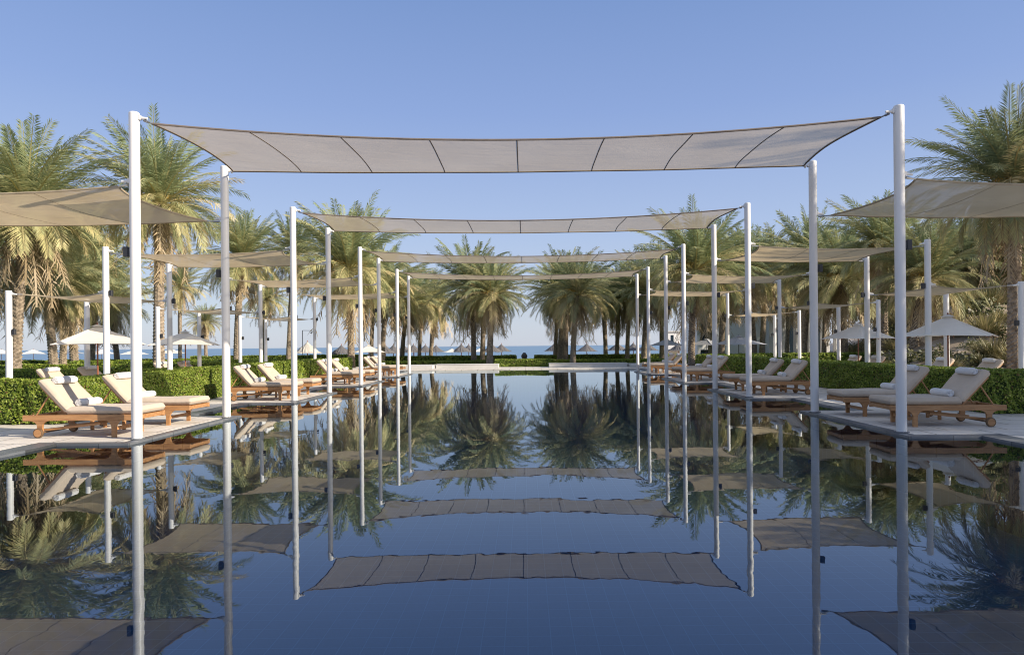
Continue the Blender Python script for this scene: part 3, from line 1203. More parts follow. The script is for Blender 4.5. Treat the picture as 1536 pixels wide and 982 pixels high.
# pale kiosk under it
x = P(455, 515, 80).x
bm = bmesh.new()
kt = thing('beach_kiosk', 'small white box kiosk under the pale thatched umbrella', 'kiosk', (x, 80, G(x, 80)))
box(bm, (0, 0, .75), (1.0, .9, 1.5), .02, 1)
obj('body', bm, M['plaster'], kt)
bm = bmesh.new()
box(bm, (0, 0, 1.53), (1.12, 1.0, .06), .01, 1)
obj('counter_top', bm, M['stone_white'], kt)
bm = bmesh.new()
box(bm, (.02, -.456, .7), (.42, .02, 1.1), .004, 1)
obj('door', bm, M['stone_white'], kt)
# arm lamp on a thin pole
p = P(454, 520, 70)
lt = thing('arm_lamp', 'thin dark lamp pole with a horizontal arm before the pale thatched umbrella', 'lamp', (p.x, 70, G(p.x, 70)))
hz = P(454, 495.5, 70).z - G(p.x, 70)
bm = bmesh.new()
tube(bm, [(0, 0, 0), (0, 0, hz)], .035, 8)
obj('pole', bm, M['black'], lt)
bm = bmesh.new()
tube(bm, [(-.02, 0, hz), (1.05, 0, hz - .02)], .025, 8)
tube(bm, [(.9, 0, hz - .02), (.9, 0, hz - .18)], .015, 6)
obj('arm', bm, M['black'], lt)
bm = bmesh.new()
lathe(bm, [(.03, 0), (.11, -.10), (.10, -.13)], 12, (.9, 0, hz - .16))
obj('lamp_shade', bm, M['black'], lt)


# ------------------------------------------------------------------ hedges
def make_hedge(name, x0, x1, y0, y1, h, label, dens=900, leaf=.028, seed=0, zb=None, group='clipped green hedges'):
    rr = np.random.default_rng(seed)
    cx, cy_ = (x0 + x1) / 2, (y0 + y1) / 2
    z0 = (G(cx, cy_) if zb is None else zb)
    t = thing(name, label, 'hedge', (cx, cy_, z0), 0, group)
    lx, ly = x1 - x0, y1 - y0
    bm = bmesh.new()
    box(bm, (0, 0, h / 2 - .02), (lx - .08, ly - .08, h - .04), .04, 2)
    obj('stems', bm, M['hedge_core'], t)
    faces_ = [('t', lx * ly * 1.2), ('f', lx * h), ('b', lx * h), ('l', ly * h), ('r', ly * h)]
    V, T = [], []
    for f, A in faces_:
        n = int(A * dens)
        if n < 1:
            continue
        u, v = rr.random(n), rr.random(n)
        dep = np.abs(rr.normal(0, .018, n)) - .01
        wob = .022 * np.sin(u * 5 * max(lx, ly) / 2 + v * 3) + .012 * np.sin(v * 14 + u * 31)
        off = -dep + wob
        if f == 't':
            p = np.stack([(u - .5) * lx, (v - .5) * ly, h + off], 1)
            nr = np.array([0, 0, 1.])
        elif f in 'fb':
            sgn = -1 if f == 'f' else 1
            p = np.stack([(u - .5) * lx, sgn * (ly / 2 + off), .02 + v * (h - .02)], 1)
            nr = np.array([0, sgn, .25])
        else:
            sgn = -1 if f == 'l' else 1
            p = np.stack([sgn * (lx / 2 + off), (u - .5) * ly, .02 + v * (h - .02)], 1)
            nr = np.array([sgn, 0, .25])
        # round the top edges a little
        d = rr.normal(0, 1, (n, 3))
        nn = nr + rr.normal(0, .55, (n, 3))
        nn /= np.linalg.norm(nn, axis=1)[:, None]
        a = np.cross(nn, d)
        a /= np.linalg.norm(a, axis=1)[:, None]
        b = np.cross(nn, a)
        s = leaf * rr.uniform(.7, 1.35, n)[:, None]
        quad = np.stack([p - a * s, p - b * s * .55, p + a * s, p + b * s * .55], 1)
        V.append(quad.reshape(-1, 3))
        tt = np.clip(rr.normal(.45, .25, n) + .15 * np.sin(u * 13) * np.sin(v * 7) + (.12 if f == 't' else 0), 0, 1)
        T.append(np.repeat(tt, 4))
    V = np.concatenate(V)
    T = np.concatenate(T)
    nf = len(V) // 4
    me = bpy.data.meshes.new('foliage')
    me.vertices.add(len(V))
    me.vertices.foreach_set('co', V.astype(np.float32).ravel())
    me.loops.add(nf * 4)
    me.loops.foreach_set('vertex_index', np.arange(nf * 4, dtype=np.int32))
    me.polygons.add(nf)
    me.polygons.foreach_set('loop_start', np.arange(0, nf * 4, 4, dtype=np.int32))
    me.polygons.foreach_set('loop_total', np.full(nf, 4, dtype=np.int32))
    me.materials.append(M['hedge_leaf'])
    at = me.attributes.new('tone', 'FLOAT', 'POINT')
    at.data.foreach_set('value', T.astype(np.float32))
    me.update()
    me.validate()
    link(bpy.data.objects.new('foliage', me), t)
    return t


HH = .76
for s in (-1, 1):
    for k in range(4):
        Y0 = (12.05 if s < 0 else 12.35) + 6.82 * k
        Y1 = Y0 + (6.55 if k < 3 else 2.2)
        nth = ['nearest', 'second', 'third', 'fourth and farthest'][k]
        dn, lf = [(2600, .024), (1300, .034), (700, .046), (500, .055)][k]
        if s < 0:
            xa, xb = (-8.95, -8.22) if k == 0 else (-9.55, -8.82)
        else:
            xa, xb = (8.42, 9.15) if k == 0 else (8.75, 9.45)
        make_hedge('hedge', xa, xb, Y0, Y1, HH, f'clipped hedge running along behind the {SN[s]} loungers, {nth} stretch', dn, lf, seed=10 * k + s + 1, zb=DZ)
        # return wing across, away from the pool
        Yw = Y0 if k == 0 else (Y0 + 1.9)
        if s < 0:
            wx = (-14.5, xa - .03) if k == 0 else (-23, xa - .8)
        else:
            wx = (xb + .03, 14.5) if k == 0 else (xb + .8, 17.5 + 1.2 * k)
        if s > 0 and k > 0:
            continue
        make_hedge('hedge', wx[0], wx[1], Yw, Yw + .74, HH + (-.02 if k else 0), f'clipped hedge running crosswise away from the pool on the {SN[s]}, {nth} one', dn * .8, lf, seed=100 + 10 * k + s, zb=0 if k else DZ)
make_hedge('hedge', -1.9, 1.75, 42.6, 43.9, .46, 'low clipped hedge between the two white walls at the pool end', 700, .05, 50, zb=.02, group='low hedges beyond the pool')
make_hedge('hedge', -10.5, 12.5, 48, 49.6, .5, 'long low hedge right behind the white walls at the pool end', 400, .06, 51, zb=-.2, group='low hedges beyond the pool')
make_hedge('hedge', -14, -.85, 61.5, 63, .95, 'dark distant hedge before the beach, left of the urn', 220, .09, 52, zb=-.5, group='low hedges beyond the pool')
make_hedge('hedge', .85, 15, 61.5, 63, .95, 'dark distant hedge before the beach, right of the urn', 220, .09, 53, zb=-.5, group='low hedges beyond the pool')
make_hedge('hedge', -40, -17, 44, 45.2, .85, 'distant hedge across the garden on the far left', 250, .08, 54, zb=-.2, group='garden hedges on the left')
make_hedge('hedge', -27, -13, 55, 56.4, 1.0, 'dark distant hedge left of the pool before the beach', 220, .09, 55, zb=-.3, group='garden hedges on the left')
make_hedge('hedge', 10.6, 20, 38, 39, .86, 'sunlit distant hedge in front of the white building', 300, .07, 56, zb=-.1, group='garden hedges on the right')

# ------------------------------------------------------------------ white walls, urns
for (x0, x1, y0, h, lab) in [(-5.38, -1.62, 40.9, .24, 'low white wall block at the pool end, left of centre'),
                             (1.42, 6.1, 40.9, .24, 'low white wall block at the pool end, right of centre')]:
    t = thing('low_wall', lab, 'wall', ((x0 + x1) / 2, y0, DZ), 0, 'low white walls at the pool end')
    bm = bmesh.new()
    box(bm, (0, .5, (h - .04) / 2), (x1 - x0, 1.0, h - .04), .005, 1)
    obj('wall_body', bm, M['stone_white'], t)
    bm = bmesh.new()
    box(bm, (0, .5, h - .018), (x1 - x0 + .03, 1.03, .036), .006, 1)
    obj('coping', bm, M['stone_white'], t)
for (x0, x1, y0, y1, h, lab) in [(-9.3, -5.45, 40.0, 42.6, .2, 'white raised stone terrace left of the far pool end'), (6.2, 9.4, 40.2, 42.6, .17, 'white raised stone terrace right of the far pool end')]:
    bm = bmesh.new()
    box(bm, (0, 0, h / 2), (x1 - x0, y1 - y0, h), .01, 1)
    o = obj('stone_terrace', bm, M['stone_white'])
    o.location = ((x0 + x1) / 2, (y0 + y1) / 2, DZ)
    tag(o, lab, 'terrace')


def make_urn(x, y, z, sc, lab, ped=False):
    t = thing('garden_urn', lab, 'urn', (x, y, z))
    hb = 0
    if ped:
        bm = bmesh.new()
        box(bm, (0, 0, .3 * sc), (.5 * sc, .5 * sc, .6 * sc), .01, 1)
        obj('pedestal', bm, M['plaster'], t)
        hb = .6 * sc
    bm = bmesh.new()
    lathe(bm, [(.2 * sc, 0), (.34 * sc, .14 * sc), (.42 * sc, .36 * sc), (.36 * sc, .6 * sc), (.2 * sc, .76 * sc), (.17 * sc, .82 * sc), (.22 * sc, .86 * sc), (.16 * sc, .86 * sc)], 20, (0, 0, hb))
    obj('bowl', bm, M['urn'], t, smooth=60)
    return t


p = P(786.5, 538.5, 56)
make_urn(p.x, 56, P(786.5, 538.5, 56).z, .62, 'round dark urn standing in the hedge gap at the centre of the view')
bm = bmesh.new()
zt_ = P(786.5, 538.5, 56).z
gz_ = G(p.x, 56)
box(bm, (0, 0, (zt_ - gz_) / 2), (.6, .6, zt_ - gz_ - .002), .02, 1)
o = obj('pedestal', bm, M['plaster'])
o.location = (p.x, 56, gz_)
tag(o, 'white plinth under the round dark urn at the centre', 'plinth')
p = P(504, 540, 60)
make_urn(p.x, 60, G(p.x, 60), .95, 'large round dark urn beside a thatched umbrella left of the deck palm', True)

# rocks at the left end of the beach
rr = random.Random(11)
bm0 = bmesh.new()
bmesh.ops.create_icosphere(bm0, subdivisions=3, radius=.5)
for v in bm0.verts:
    v.co *= 1 + .22 * math.sin(v.co.x * 7 + 1) * math.cos(v.co.y * 6) + .1 * math.sin(v.co.z * 15 + v.co.x * 9)
    v.co.z = v.co.z * .7 + .25
rk0 = obj('boulder', bm0, M['rock'])
for i in range(26):
    o = rk0 if i == 0 else rk0.copy()
    if i:
        C.objects.link(o)
    px = -60 + i * 14 + rr.uniform(-5, 5)
    d = rr.uniform(98, 112)
    x = P(px, 540, d).x
    o.location = (x, d, G(x, d) - .1)
    o.scale = (rr.uniform(1.6, 3.4), rr.uniform(1.2, 2.2), rr.uniform(.9, 1.7))
    o.rotation_euler = (0, 0, rr.uniform(0, 6))
    tag(o, 'brown boulder in the rocky bank along the beach at far left', 'boulder', 'boulders along the left beach')


# ------------------------------------------------------------------ palms
def crown_mesh(seed, nf=84, length=1.0, leaflets=36, spread=1.0, width=.0135, old=.25, name='crown'):
    """Feather fronds on arching midribs; the crown's radius is about 1."""
    rg = np.random.default_rng(seed)
    V, Fc, T = [], [], []
    n0 = 0
    g_ang = PI * (3 - math.sqrt(5))
    for i in range(nf):
        t = (i + .5) / nf                      # 0 young (upright) .. 1 old (hanging)
        az = i * g_ang + rg.normal(0, .16)
        el = R(87 - 112 * t ** 1.0 + rg.normal(0, 6))
        L_ = length * (0.78 + .26 * math.sin(PI * min(1, t * 1.25))) * rg.uniform(.86, 1.1)
        droop = R(24 + 66 * t + rg.normal(0, 8))
        tone = float(np.clip(t * .74 + rg.normal(0, .24), 0, 1))
        nseg = 13
        pts, dirs = [], []
        p = np.array([0.03 * math.cos(az), .03 * math.sin(az), .02 * (1 - t)])
        sway = rg.normal(0, .22)
        for s in range(nseg + 1):
            f = s / nseg
            e = el - droop * f ** 1.35
            e = max(e, R(-86))
            a = az + sway * f * f
            dv = np.array([math.cos(e) * math.cos(a), math.cos(e) * math.sin(a), math.sin(e)])
            pts.append(p.copy())
            dirs.append(dv)
            p = p + dv * L_ / nseg
        pts = np.array(pts)
        dirs = np.array(dirs)
        side0 = np.array([-math.sin(az), math.cos(az), 0])
        twist = rg.normal(0, .45)
        # midrib: thin three-sided taper
        for s in range(nseg):
            w0, w1 = .0095 * (1 - s / nseg) + .0018, .0095 * (1 - (s + 1) / nseg) + .0018
            up = np.cross(side0, dirs[s])
            a, b = pts[s], pts[s + 1]
            V += [a - side0 * w0, a + side0 * w0, b + side0 * w1, b - side0 * w1, a - up * w0, b - up * w1]
            T += [min(1, tone * .5 + .5)] * 6
            Fc += [(n0, n0 + 1, n0 + 2, n0 + 3), (n0 + 1, n0 + 4, n0 + 5, n0 + 2), (n0 + 4, n0, n0 + 3, n0 + 5)]
            n0 += 6
        for j in range(leaflets):
            f = .13 + .87 * (j + .3) / leaflets
            x = f * nseg
            s = min(int(x), nseg - 1)
            fr = x - s
            base = pts[s] * (1 - fr) + pts[s + 1] * fr
            dv = dirs[s] * (1 - fr) + dirs[min(s + 1, nseg)] * fr
            up = np.cross(side0, dv)
            sd_ = side0 * math.cos(twist * f) + up * math.sin(twist * f)
            up2 = np.cross(sd_, dv)
            ll = .185 * min(1, .45 + f * 2.2) * (1 - .62 * max(0, (f - .45) / .55) ** 1.3)
            for sg in (-1, 1):
                l1 = ll * rg.uniform(.8, 1.15)
                fwd = .85 + .6 * f + rg.normal(0, .1)
                lift = .45 - .6 * t + rg.normal(0, .16)
                ld = sg * sd_ + dv * fwd - up2 * 0 + up * lift
                ld = ld / np.linalg.norm(ld)
                tip = base + ld * l1
                tip[2] -= l1 * (.04 + .14 * rg.random())
                mid = base + ld * l1 * .45
                wv = dv * width * (.8 + .4 * rg.random())
                V += [base, mid + wv * .55, tip, mid - wv * .55]
                tt = float(np.clip(tone + rg.normal(0, .1), 0, 1))
                T += [tt] * 4
                Fc.append((n0, n0 + 1, n0 + 2, n0 + 3))
                n0 += 4
    me = bpy.data.meshes.new(name)
    me.from_pydata([tuple(map(float, v)) for v in V], [], Fc)
    a = me.attributes.new('tone', 'FLOAT', 'POINT')
    a.data.foreach_set('value', T)
    me.update()
    return me


def dry_mesh(seed, nf=20):
    rg = np.random.default_rng(seed)
    V, Fc, T = [], [], []
    n0 = 0
    for i in range(nf):
        az = rg.uniform(0, 2 * PI)
        L_ = rg.uniform(.5, .85)
        e0 = R(rg.uniform(-60, -35))
        p = np.array([.03 * math.cos(az), .03 * math.sin(az), -.05 - .12 * rg.random()])
        pts, dirs = [], []
        for s in range(9):
            f = s / 8
            e = max(e0 - R(45) * f, R(-88))
            dv = np.array([math.cos(e) * math.cos(az), math.cos(e) * math.sin(az), math.sin(e)])
            pts.append(p.copy())
            dirs.append(dv)
            p = p + dv * L_ / 8
        sd_ = np.array([-math.sin(az), math.cos(az), 0])
        tn = rg.uniform(0, 1)
        for s in range(8):
            a, b = pts[s], pts[s + 1]
            w_ = .008
            V += [a - sd_ * w_, a + sd_ * w_, b + sd_ * w_, b - sd_ * w_]
            T += [tn] * 4
            Fc.append((n0, n0 + 1, n0 + 2, n0 + 3))
            n0 += 4
        for j in range(24):
            x = (.15 + .85 * j / 24) * 8
            s = min(int(x), 7)
            base = pts[s] + (pts[s + 1] - pts[s]) * (x - s)
            for sg in (-1, 1):
                ld = sg * sd_ * .6 + dirs[s] * .9 + rg.normal(0, .22, 3)
                ld /= np.linalg.norm(ld)
                l1 = rg.uniform(.07, .14)
                wv = dirs[s] * .010
                V += [base, base + ld * l1 * .5 + wv, base + ld * l1 + np.array([0, 0, -.03]), base + ld * l1 * .5 - wv]
                T += [tn] * 4
                Fc.append((n0, n0 + 1, n0 + 2, n0 + 3))
                n0 += 4
    me = bpy.data.meshes.new('dry_fronds')
    me.from_pydata([tuple(map(float, v)) for v in V], [], Fc)
    a = me.attributes.new('tone', 'FLOAT', 'POINT')
    a.data.foreach_set('value', T)
    me.materials.append(M['dry'])
    me.update()
    return me


def stalk_mesh(seed):
    rg = np.random.default_rng(seed)
    bm = bmesh.new()
    for c in range(5):
        az = rg.uniform(0, 6.28)
        for k in range(14):
            a = az + rg.normal(0, .25)
            e = R(60 + rg.normal(0, 12))
            p = Vector((0, 0, .02))
            pts = [p.copy()]
            for s in range(5):
                ee = e - R(26) * s
                p = p + Vector((math.cos(ee) * math.cos(a), math.cos(ee) * math.sin(a), math.sin(ee))) * .055 * rg.uniform(.8, 1.2)
                pts.append(p.copy())
            tube(bm, pts, [.0045] * 3 + [.003] * 3, 3, caps=False)
    me = bpy.data.meshes.new('fruit_stalk')
    bm.to_mesh(me)
    bm.free()
    me.materials.append(M['stalk'])
    return me


def trunk_mesh(h, bend, r0=.21, seed=0, detail=True):
    """Leaf-base diamonds run in spirals round the trunk; bend = offset of the top."""
    rg = random.Random(seed)
    seg = 20 if detail else 12
    n = int(h / (.075 if detail else .15))
    V, Fc = [], []
    for i in range(n + 1):
        f = i / n
        z = f * h
        r = r0 * (1.12 - .12 * min(1, f * 5)) * (1 - .10 * f)
        if f > .93:
            r *= 1 + (f - .93) * 4
        cx, cy_ = bend[0] * f ** 1.6, bend[1] * f ** 1.6
        for k in range(seg):
            a = 2 * PI * k / seg
            d1 = ((z / .15 + a / (2 * PI) * 5) % 1.0)
            d2 = ((z / .15 - a / (2 * PI) * 5) % 1.0)
            bumpy = (1 - abs(2 * d1 - 1)) * (1 - abs(2 * d2 - 1))
            rr_ = r * (.90 + .34 * bumpy + rg.uniform(-.035, .035))
            V.append((cx + rr_ * math.cos(a), cy_ + rr_ * math.sin(a), z))
    for i in range(n):
        for k in range(seg):
            Fc.append((i * seg + k, i * seg + (k + 1) % seg, (i + 1) * seg + (k + 1) % seg, (i + 1) * seg + k))
    Fc.append(tuple(n * seg + k for k in range(seg)))
    me = bpy.data.meshes.new('trunk')
    me.from_pydata(V, [], Fc)
    me.materials.append(M['trunk'])
    me.update()
    return me


crowns_near = [crown_mesh(s, nf=100, leaflets=56, width=.0125) for s in (1, 2, 3)]
crowns_far = [crown_mesh(s, nf=78, leaflets=38, width=.0165) for s in (4, 5, 6, 7)]
for me in crowns_near + crowns_far:
    me.materials.append(M['frond'])
drys = [dry_mesh(s) for s in (1, 2, 3)]
stalks = [stalk_mesh(s) for s in (1, 2)]
pn = [0]


def palm(tx, cx, cy_, d, rad, label, ground=None, squash=1.0, dd=0.0):
    """Trunk foot seen at column tx, crown heart at cx, cy_, distance d, frond length rad (m)."""
    i = pn[0]
    pn[0] += 1
    base = P(tx, 545, d)
    top = P(cx, cy_, d)
    zb = G(base.x, d) if ground is None else ground
    zb -= .05
    t = thing('date_palm', label, 'palm tree', (base.x, d, zb), 0, 'date palms around the pool')
    h = top.z - zb
    near = d < 46
    bx = top.x - base.x
    bx = max(-.55, min(.55, bx))
    tr = link(bpy.data.objects.new('trunk', trunk_mesh(h, (bx, dd), .20 + .02 * math.sin(i * 2.3), i, near)), t)
    cr = link(bpy.data.objects.new('crown', (crowns_near if near else crowns_far)[i % (3 if near else 4)]), t)
    rg = random.Random(i * 17 + 3)
    cr.location = (bx, dd, h)
    cr.rotation_euler = (rg.uniform(-.12, .12), rg.uniform(-.12, .12), rg.uniform(0, 6.28))
    cr.scale = (rad * rg.uniform(.93, 1.05), rad * rg.uniform(.93, 1.05), rad * squash * rg.uniform(.9, 1.1))
    dr = link(bpy.data.objects.new('dry_fronds', drys[i % 3]), t)
    dr.location = (bx, dd, h)
    dr.rotation_euler = (0, 0, rg.uniform(0, 6))
    dr.scale = (rad, rad, rad)
    if d < 50:
        st = link(bpy.data.objects.new('fruit_stalk', stalks[i % 2]), t)
        st.location = (bx, dd, h)
        st.scale = (rad * 1.1,) * 3
    return t


PALMS = [
    (22, 42, 318, 27, 4.2, 'large pale date palm at the left edge of the photo, stout trunk'),
    (81, 55, 415, 36, 3.8, 'drooping date palm behind the left edge palm, first of the thin trunks'),
    (94, 120, 385, 43, 3.8, 'date palm second from the left in the thin trunk row'),
    (113, 95, 440, 39, 3.3, 'date palm with a pale thick trunk behind the market umbrella'),
    (137, 160, 415, 49, 3.6, 'date palm whose trunk rises just left of the market umbrella pole'),
    (176, 165, 455, 47, 3.0, 'low date palm with a trunk right of the market umbrella'),
    (238, 240, 308, 30, 3.7, 'tall date palm standing clear behind the front left posts'),
    (355, 362, 388, 42, 3.0, 'date palm just right of the second left post'),
    (270, 270, 432, 72, 3.3, 'distant small palm against the sky left of the second left post'),
    (309, 308, 484, 85, 2.9, 'smallest distant palm low over the sea on the left'),
    (433, 443, 380, 53, 3.4, 'dark trunked date palm behind the third left post'),
    (392, 405, 445, 66, 2.8, 'faint far palm between the second and third left posts'),
    (527, 523, 402, 44, 4.4, 'massive date palm growing from the paved deck left of the pool'),
    (557, 562, 425, 60, 3.8, 'date palm just behind the massive left deck palm'),
    (573, 598, 432, 56, 3.8, 'date palm behind the fifth left pool post'),
    (603, 622, 452, 62, 3.6, 'date palm between the last two left pool posts'),
    (629, 634, 448, 66, 3.5, 'slim far palm right of the last left pool post'),
    (646, 662, 456, 70, 3.4, 'slim far palm left of the centre pair of crowns'),
    (711, 708, 432, 50, 3.7, 'left centre date palm with full mop crown, front left trunk'),
    (724, 728, 440, 58, 3.6, 'left centre date palm, slim middle trunk of three'),
    (735, 738, 440, 47, 2.9, 'left centre date palm, thick right hand trunk of three'),
    (833, 838, 446, 62, 3.4, 'right centre date palm, leftmost trunk of four'),
    (839.5, 850, 440, 58, 3.3, 'right centre date palm, second trunk of four'),
    (848, 852, 434, 52, 3.5, 'right centre date palm, third trunk of four'),
    (859.5, 866, 440, 47, 3.1, 'right centre date palm with the brightest and nearest trunk of four'),
    (909, 904, 444, 66, 3.2, 'slim far palm right of the lone thatched umbrella'),
    (925.5, 928, 448, 62, 3.3, 'slim far palm second right of the lone thatched umbrella'),
    (941, 945, 440, 60, 3.4, 'slim far palm just left of the farthest right post'),
    (966, 972, 434, 56, 3.6, 'date palm behind the farthest right pool posts'),
    (993, 992, 424, 60, 3.6, 'date palm behind the sixth right pool post'),
    (1037, 1042, 402, 42, 4.0, 'massive date palm with thick trunk right of the pool end'),
    (1082, 1088, 418, 52, 3.6, 'dark date palm between the grey umbrellas on the right'),
    (1132, 1122, 408, 50, 3.7, 'date palm in front of the white building wall'),
    (1143, 1172, 400, 56, 3.7, 'thin trunked palm before the white colonnade'),
    (1205, 1216, 392, 46, 3.8, 'date palm at the edge where the slope begins'),
    (1236, 1240, 410, 60, 4.0, 'far palm crown filling the gap left of the slope'),
    (1267, 1262, 418, 43, 3.8, 'short ringed trunk palm by the small right umbrella'),
    (1326, 1325, 372, 36, 3.5, 'tall slim palm rising behind the right umbrellas'),
    (1371, 1388, 420, 33, 3.3, 'palm between the two right umbrellas with drooping crown'),
    (1522, 1522, 282, 24, 3.7, 'tallest palm at the right edge of the photo, rough stout trunk'),
    (1455, 1450, 400, 44, 4.2, 'palm on the sandy slope behind the large right umbrella'),
    (1400, 1405, 440, 52, 4.0, 'palm high on the slope, mostly hidden by other crowns'),
    (1500, 1492, 425, 50, 4.2, 'palm on the slope behind the right edge palm'),
    (1300, 1296, 430, 62, 4.2, 'far palm behind the slope above the small right umbrella'),
    (1180, 1186, 432, 70, 4.2, 'far palm standing over the white colonnade'),
    (1345, 1350, 450, 66, 4.4, 'far palm behind the slope between the right umbrellas'),
    (1540, 1545, 400, 42, 4.2, 'palm beyond the right edge palm, partly out of view'),
    (-30, -35, 400, 38, 3.8, 'palm mostly out of view at the left edge'),
    (1065, 1068, 452, 64, 3.4, 'far low palm between the massive right palm and the building'),
]
for (tx, cx, cyy, d, rad, lab) in PALMS:
    if 40 < d < 71:
        rad *= 1.13
        cyy += 4
    palm(tx, cx, cyy, d, rad, lab, ground=(DZ if 527 == tx else None))


def palm_at(x, y, h, rad, label):
    i = pn[0]
    pn[0] += 1
    t = thing('date_palm', label, 'palm tree', (x, y, G(x, y) - .05), 0, 'date palms around the pool')
    link(bpy.data.objects.new('trunk', trunk_mesh(h, (.2, .1), .21, i, True)), t)
    cr = link(bpy.data.objects.new('crown', crowns_near[i % 3]), t)
    cr.location = (.2, .1, h)
    cr.rotation_euler = (0, 0, i * 1.1)
    cr.scale = (rad, rad, rad)
    return t


for (x, y, h, rad) in [(18.5, 6.5, 7.6, 4.2), (23.5, 4.5, 8.6, 4.3), (19.5, 13.2, 6.4, 4.0), (20.5, 19.5, 6.6, 4.0)]:
    palm_at(x, y, h, rad, 'date palm standing outside the view on the right, casting shade over the right deck')


# ------------------------------------------------------------------ slope shrubs
def shrub_mesh(seed, kind):
    rg = np.random.default_rng(seed)
    V, Fc, T = [], [], []
    n0 = 0
    n = 520
    for i in range(n):
        if kind == 0:        # tufted grass
            a = rg.uniform(0, 6.28)
            r_ = .28 * math.sqrt(rg.random())
            e = R(rg.uniform(28, 88))
            l1 = rg.uniform(.35, .85)
            b = np.array([r_ * math.cos(a), r_ * math.sin(a), 0])
            dv = np.array([math.cos(e) * math.cos(a), math.cos(e) * math.sin(a), math.sin(e)])
            sd_ = np.array([-math.sin(a), math.cos(a), 0]) * .014
            m_ = b + dv * l1 * .6
            tp = b + dv * l1 + np.array([.05 * math.cos(a), .05 * math.sin(a), -.08])
            V += [b, m_ + sd_, tp, m_ - sd_]
            tn = np.clip(rg.normal(.7, .2), 0, 1)
        else:               # leafy dome
            d = rg.normal(0, 1, 3)
            d /= np.linalg.norm(d)
            d[2] = abs(d[2])
            q = .55 * (1 + .25 * math.sin(d[0] * 5 + seed) * math.cos(d[1] * 6)) * rg.uniform(.6, 1.05)
            c = d * q * np.array([1.1, 1.1, .8])
            a_ = rg.normal(0, 1, 3)
            a_ /= np.linalg.norm(a_)
            b_ = np.cross(a_, d)
            b_ /= np.linalg.norm(b_) + 1e-6
            s = rg.uniform(.03, .065)
            V += [c - a_ * s, c - b_ * s * .6, c + a_ * s, c + b_ * s * .6]
            tn = np.clip(rg.normal(.28, .2), 0, 1)
        T += [float(tn)] * 4
        Fc.append((n0, n0 + 1, n0 + 2, n0 + 3))
        n0 += 4
    me = bpy.data.meshes.new('shrub')
    me.from_pydata([tuple(map(float, v)) for v in V], [], Fc)
    a = me.attributes.new('tone', 'FLOAT', 'POINT')
    a.data.foreach_set('value', T)
    me.materials.append(M['shrub'])
    me.update()
    return me


sh = [shrub_mesh(1, 0), shrub_mesh(2, 0), shrub_mesh(3, 1), shrub_mesh(4, 1)]
rs = random.Random(5)
cnt = 0
while cnt < 175:
    d = rs.uniform(25, 62)
    x = rs.uniform(.40 * d + 3, .40 * d + 26)
    if x > .78 * d + 3:
        continue
    k = rs.randrange(4)
    o = link(bpy.data.objects.new('grass_tuft' if k < 2 else 'shrub', sh[k]))
    o.location = (x, d, G(x, d) - .03)
    s = rs.uniform(.7, 1.6) * (1.25 if k > 1 else 1)
    o.scale = (s, s, s * rs.uniform(.8, 1.2))
    o.rotation_euler = (0, 0, rs.uniform(0, 6))
    if k < 2:
        tag(o, 'straw coloured grass tuft growing on the sandy slope behind the right hedge', 'grass tuft', 'grass tufts on the sandy slope')
    else:
        tag(o, 'rounded olive shrub growing on the sandy slope behind the right hedge', 'shrub', 'shrubs on the sandy slope')
    cnt += 1

# ------------------------------------------------------------------ white building
BY = 72.0
bx0, bx1 = P(1046, 515, BY).x, P(1152, 515, BY).x
bx2 = P(1262, 515, BY).x
gz = -.75
bt = thing('white_building', 'white rendered building with narrow windows and pillared arcade behind the right palms', 'building', (bx0, BY, gz))
H1 = 6.6
bm = bmesh.new()
L1 = bx1 - bx0
wx = P(1058.5, 515, BY).x - bx0
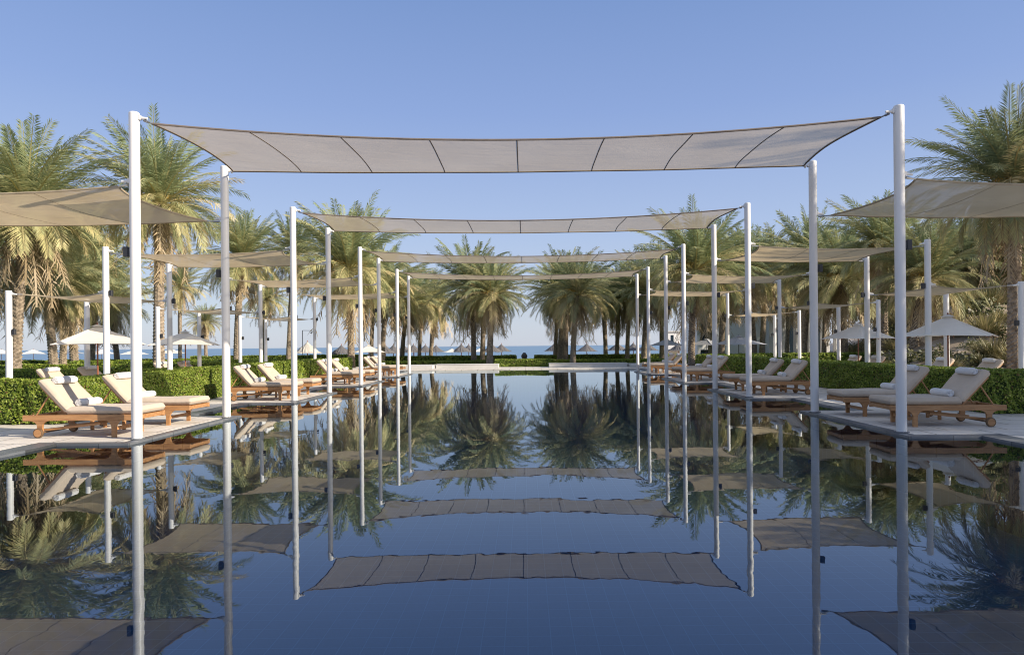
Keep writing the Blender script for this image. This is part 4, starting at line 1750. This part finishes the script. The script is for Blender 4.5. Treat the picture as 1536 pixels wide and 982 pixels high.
# wall pieces around one narrow window column and a second opening
ops = [(wx - .55, wx + .5, .2, 1.5), (wx - .55, wx + .5, 2.3, 4.6)]
xsb = [0, wx - .55, wx + .5, L1]
box(bm, ((0 + wx - .55) / 2, .2, H1 / 2), (wx - .55, .4, H1))
box(bm, ((wx + .5 + L1) / 2, .2, H1 / 2), (L1 - wx - .5, .4, H1))
box(bm, (wx - .025, .2, .1), (1.05, .4, .2))
box(bm, (wx - .025, .2, 1.9), (1.05, .4, .8))
box(bm, (wx - .025, .2, (4.6 + H1) / 2), (1.05, .4, H1 - 4.6))
box(bm, (.2, 4, H1 / 2), (.4, 7.2, H1))
obj('wall', bm, M['plaster'], bt)
for (z0, z1) in ((.2, 1.5), (2.3, 4.6)):
    bm = bmesh.new()
    box(bm, (wx - .025, .22, (z0 + z1) / 2), (1.04, .04, z1 - z0 - .01))
    wn = obj('window', bm, M['glass'], bt)
    bm = bmesh.new()
    box(bm, (wx - .025, .17, (z0 + z1) / 2), (.06, .05, z1 - z0 - .02))
    box(bm, (wx - .025, .175, (z0 + z1) / 2), (1.03, .04, .06))
    obj('window_frame', bm, M['black'], wn)
L2 = bx2 - bx1
bm = bmesh.new()
box(bm, (L1 + L2 / 2, 0, H1 - .9), (L2, .7, 1.8))
obj('parapet', bm, M['plaster'], bt)
bm = bmesh.new()
box(bm, (L1 + L2 / 2, 3.2, 2.4), (L2, .1, 4.8))
obj('glazed_front', bm, M['glass'], bt)
npil = 6
for i in range(npil):
    bm = bmesh.new()
    box(bm, (L1 + .35 + i * (L2 - .7) / (npil - 1), 0, (H1 - 1.8) / 2), (.75, .68, H1 - 1.803), .02, 1)
    obj('pillar', bm, M['plaster'], bt)
bm = bmesh.new()
box(bm, ((L1 + L2) / 2, 4.2, H1 + .12), (L1 + L2 + .5, 9.2, .22), .02, 1)
obj('roof', bm, M['plaster'], bt)
bm = bmesh.new()
box(bm, ((L1 + L2) / 2, 4.2, -.1), (L1 + L2 + 1.5, 10.5, .2))
obj('plinth', bm, M['stone_white'], bt)
# small white tower further off
p = P(1006, 515, 100)
tw = thing('white_tower', 'small white tower glimpsed between palm trunks right of the pool', 'building', (p.x, 100, G(p.x, 100)))
bm = bmesh.new()
box(bm, (0, 0, 2.3), (2.2, 2.2, 4.6), .05, 1)
obj('wall', bm, M['plaster'], tw)
bm = bmesh.new()
box(bm, (0, 0, 4.7), (2.5, 2.5, .2), .03, 1)
obj('roof', bm, M['stone_white'], tw)
bm = bmesh.new()
box(bm, (0, -1.1, 3.6), (.4, .06, 1.2))
obj('window', bm, M['glass'], tw)
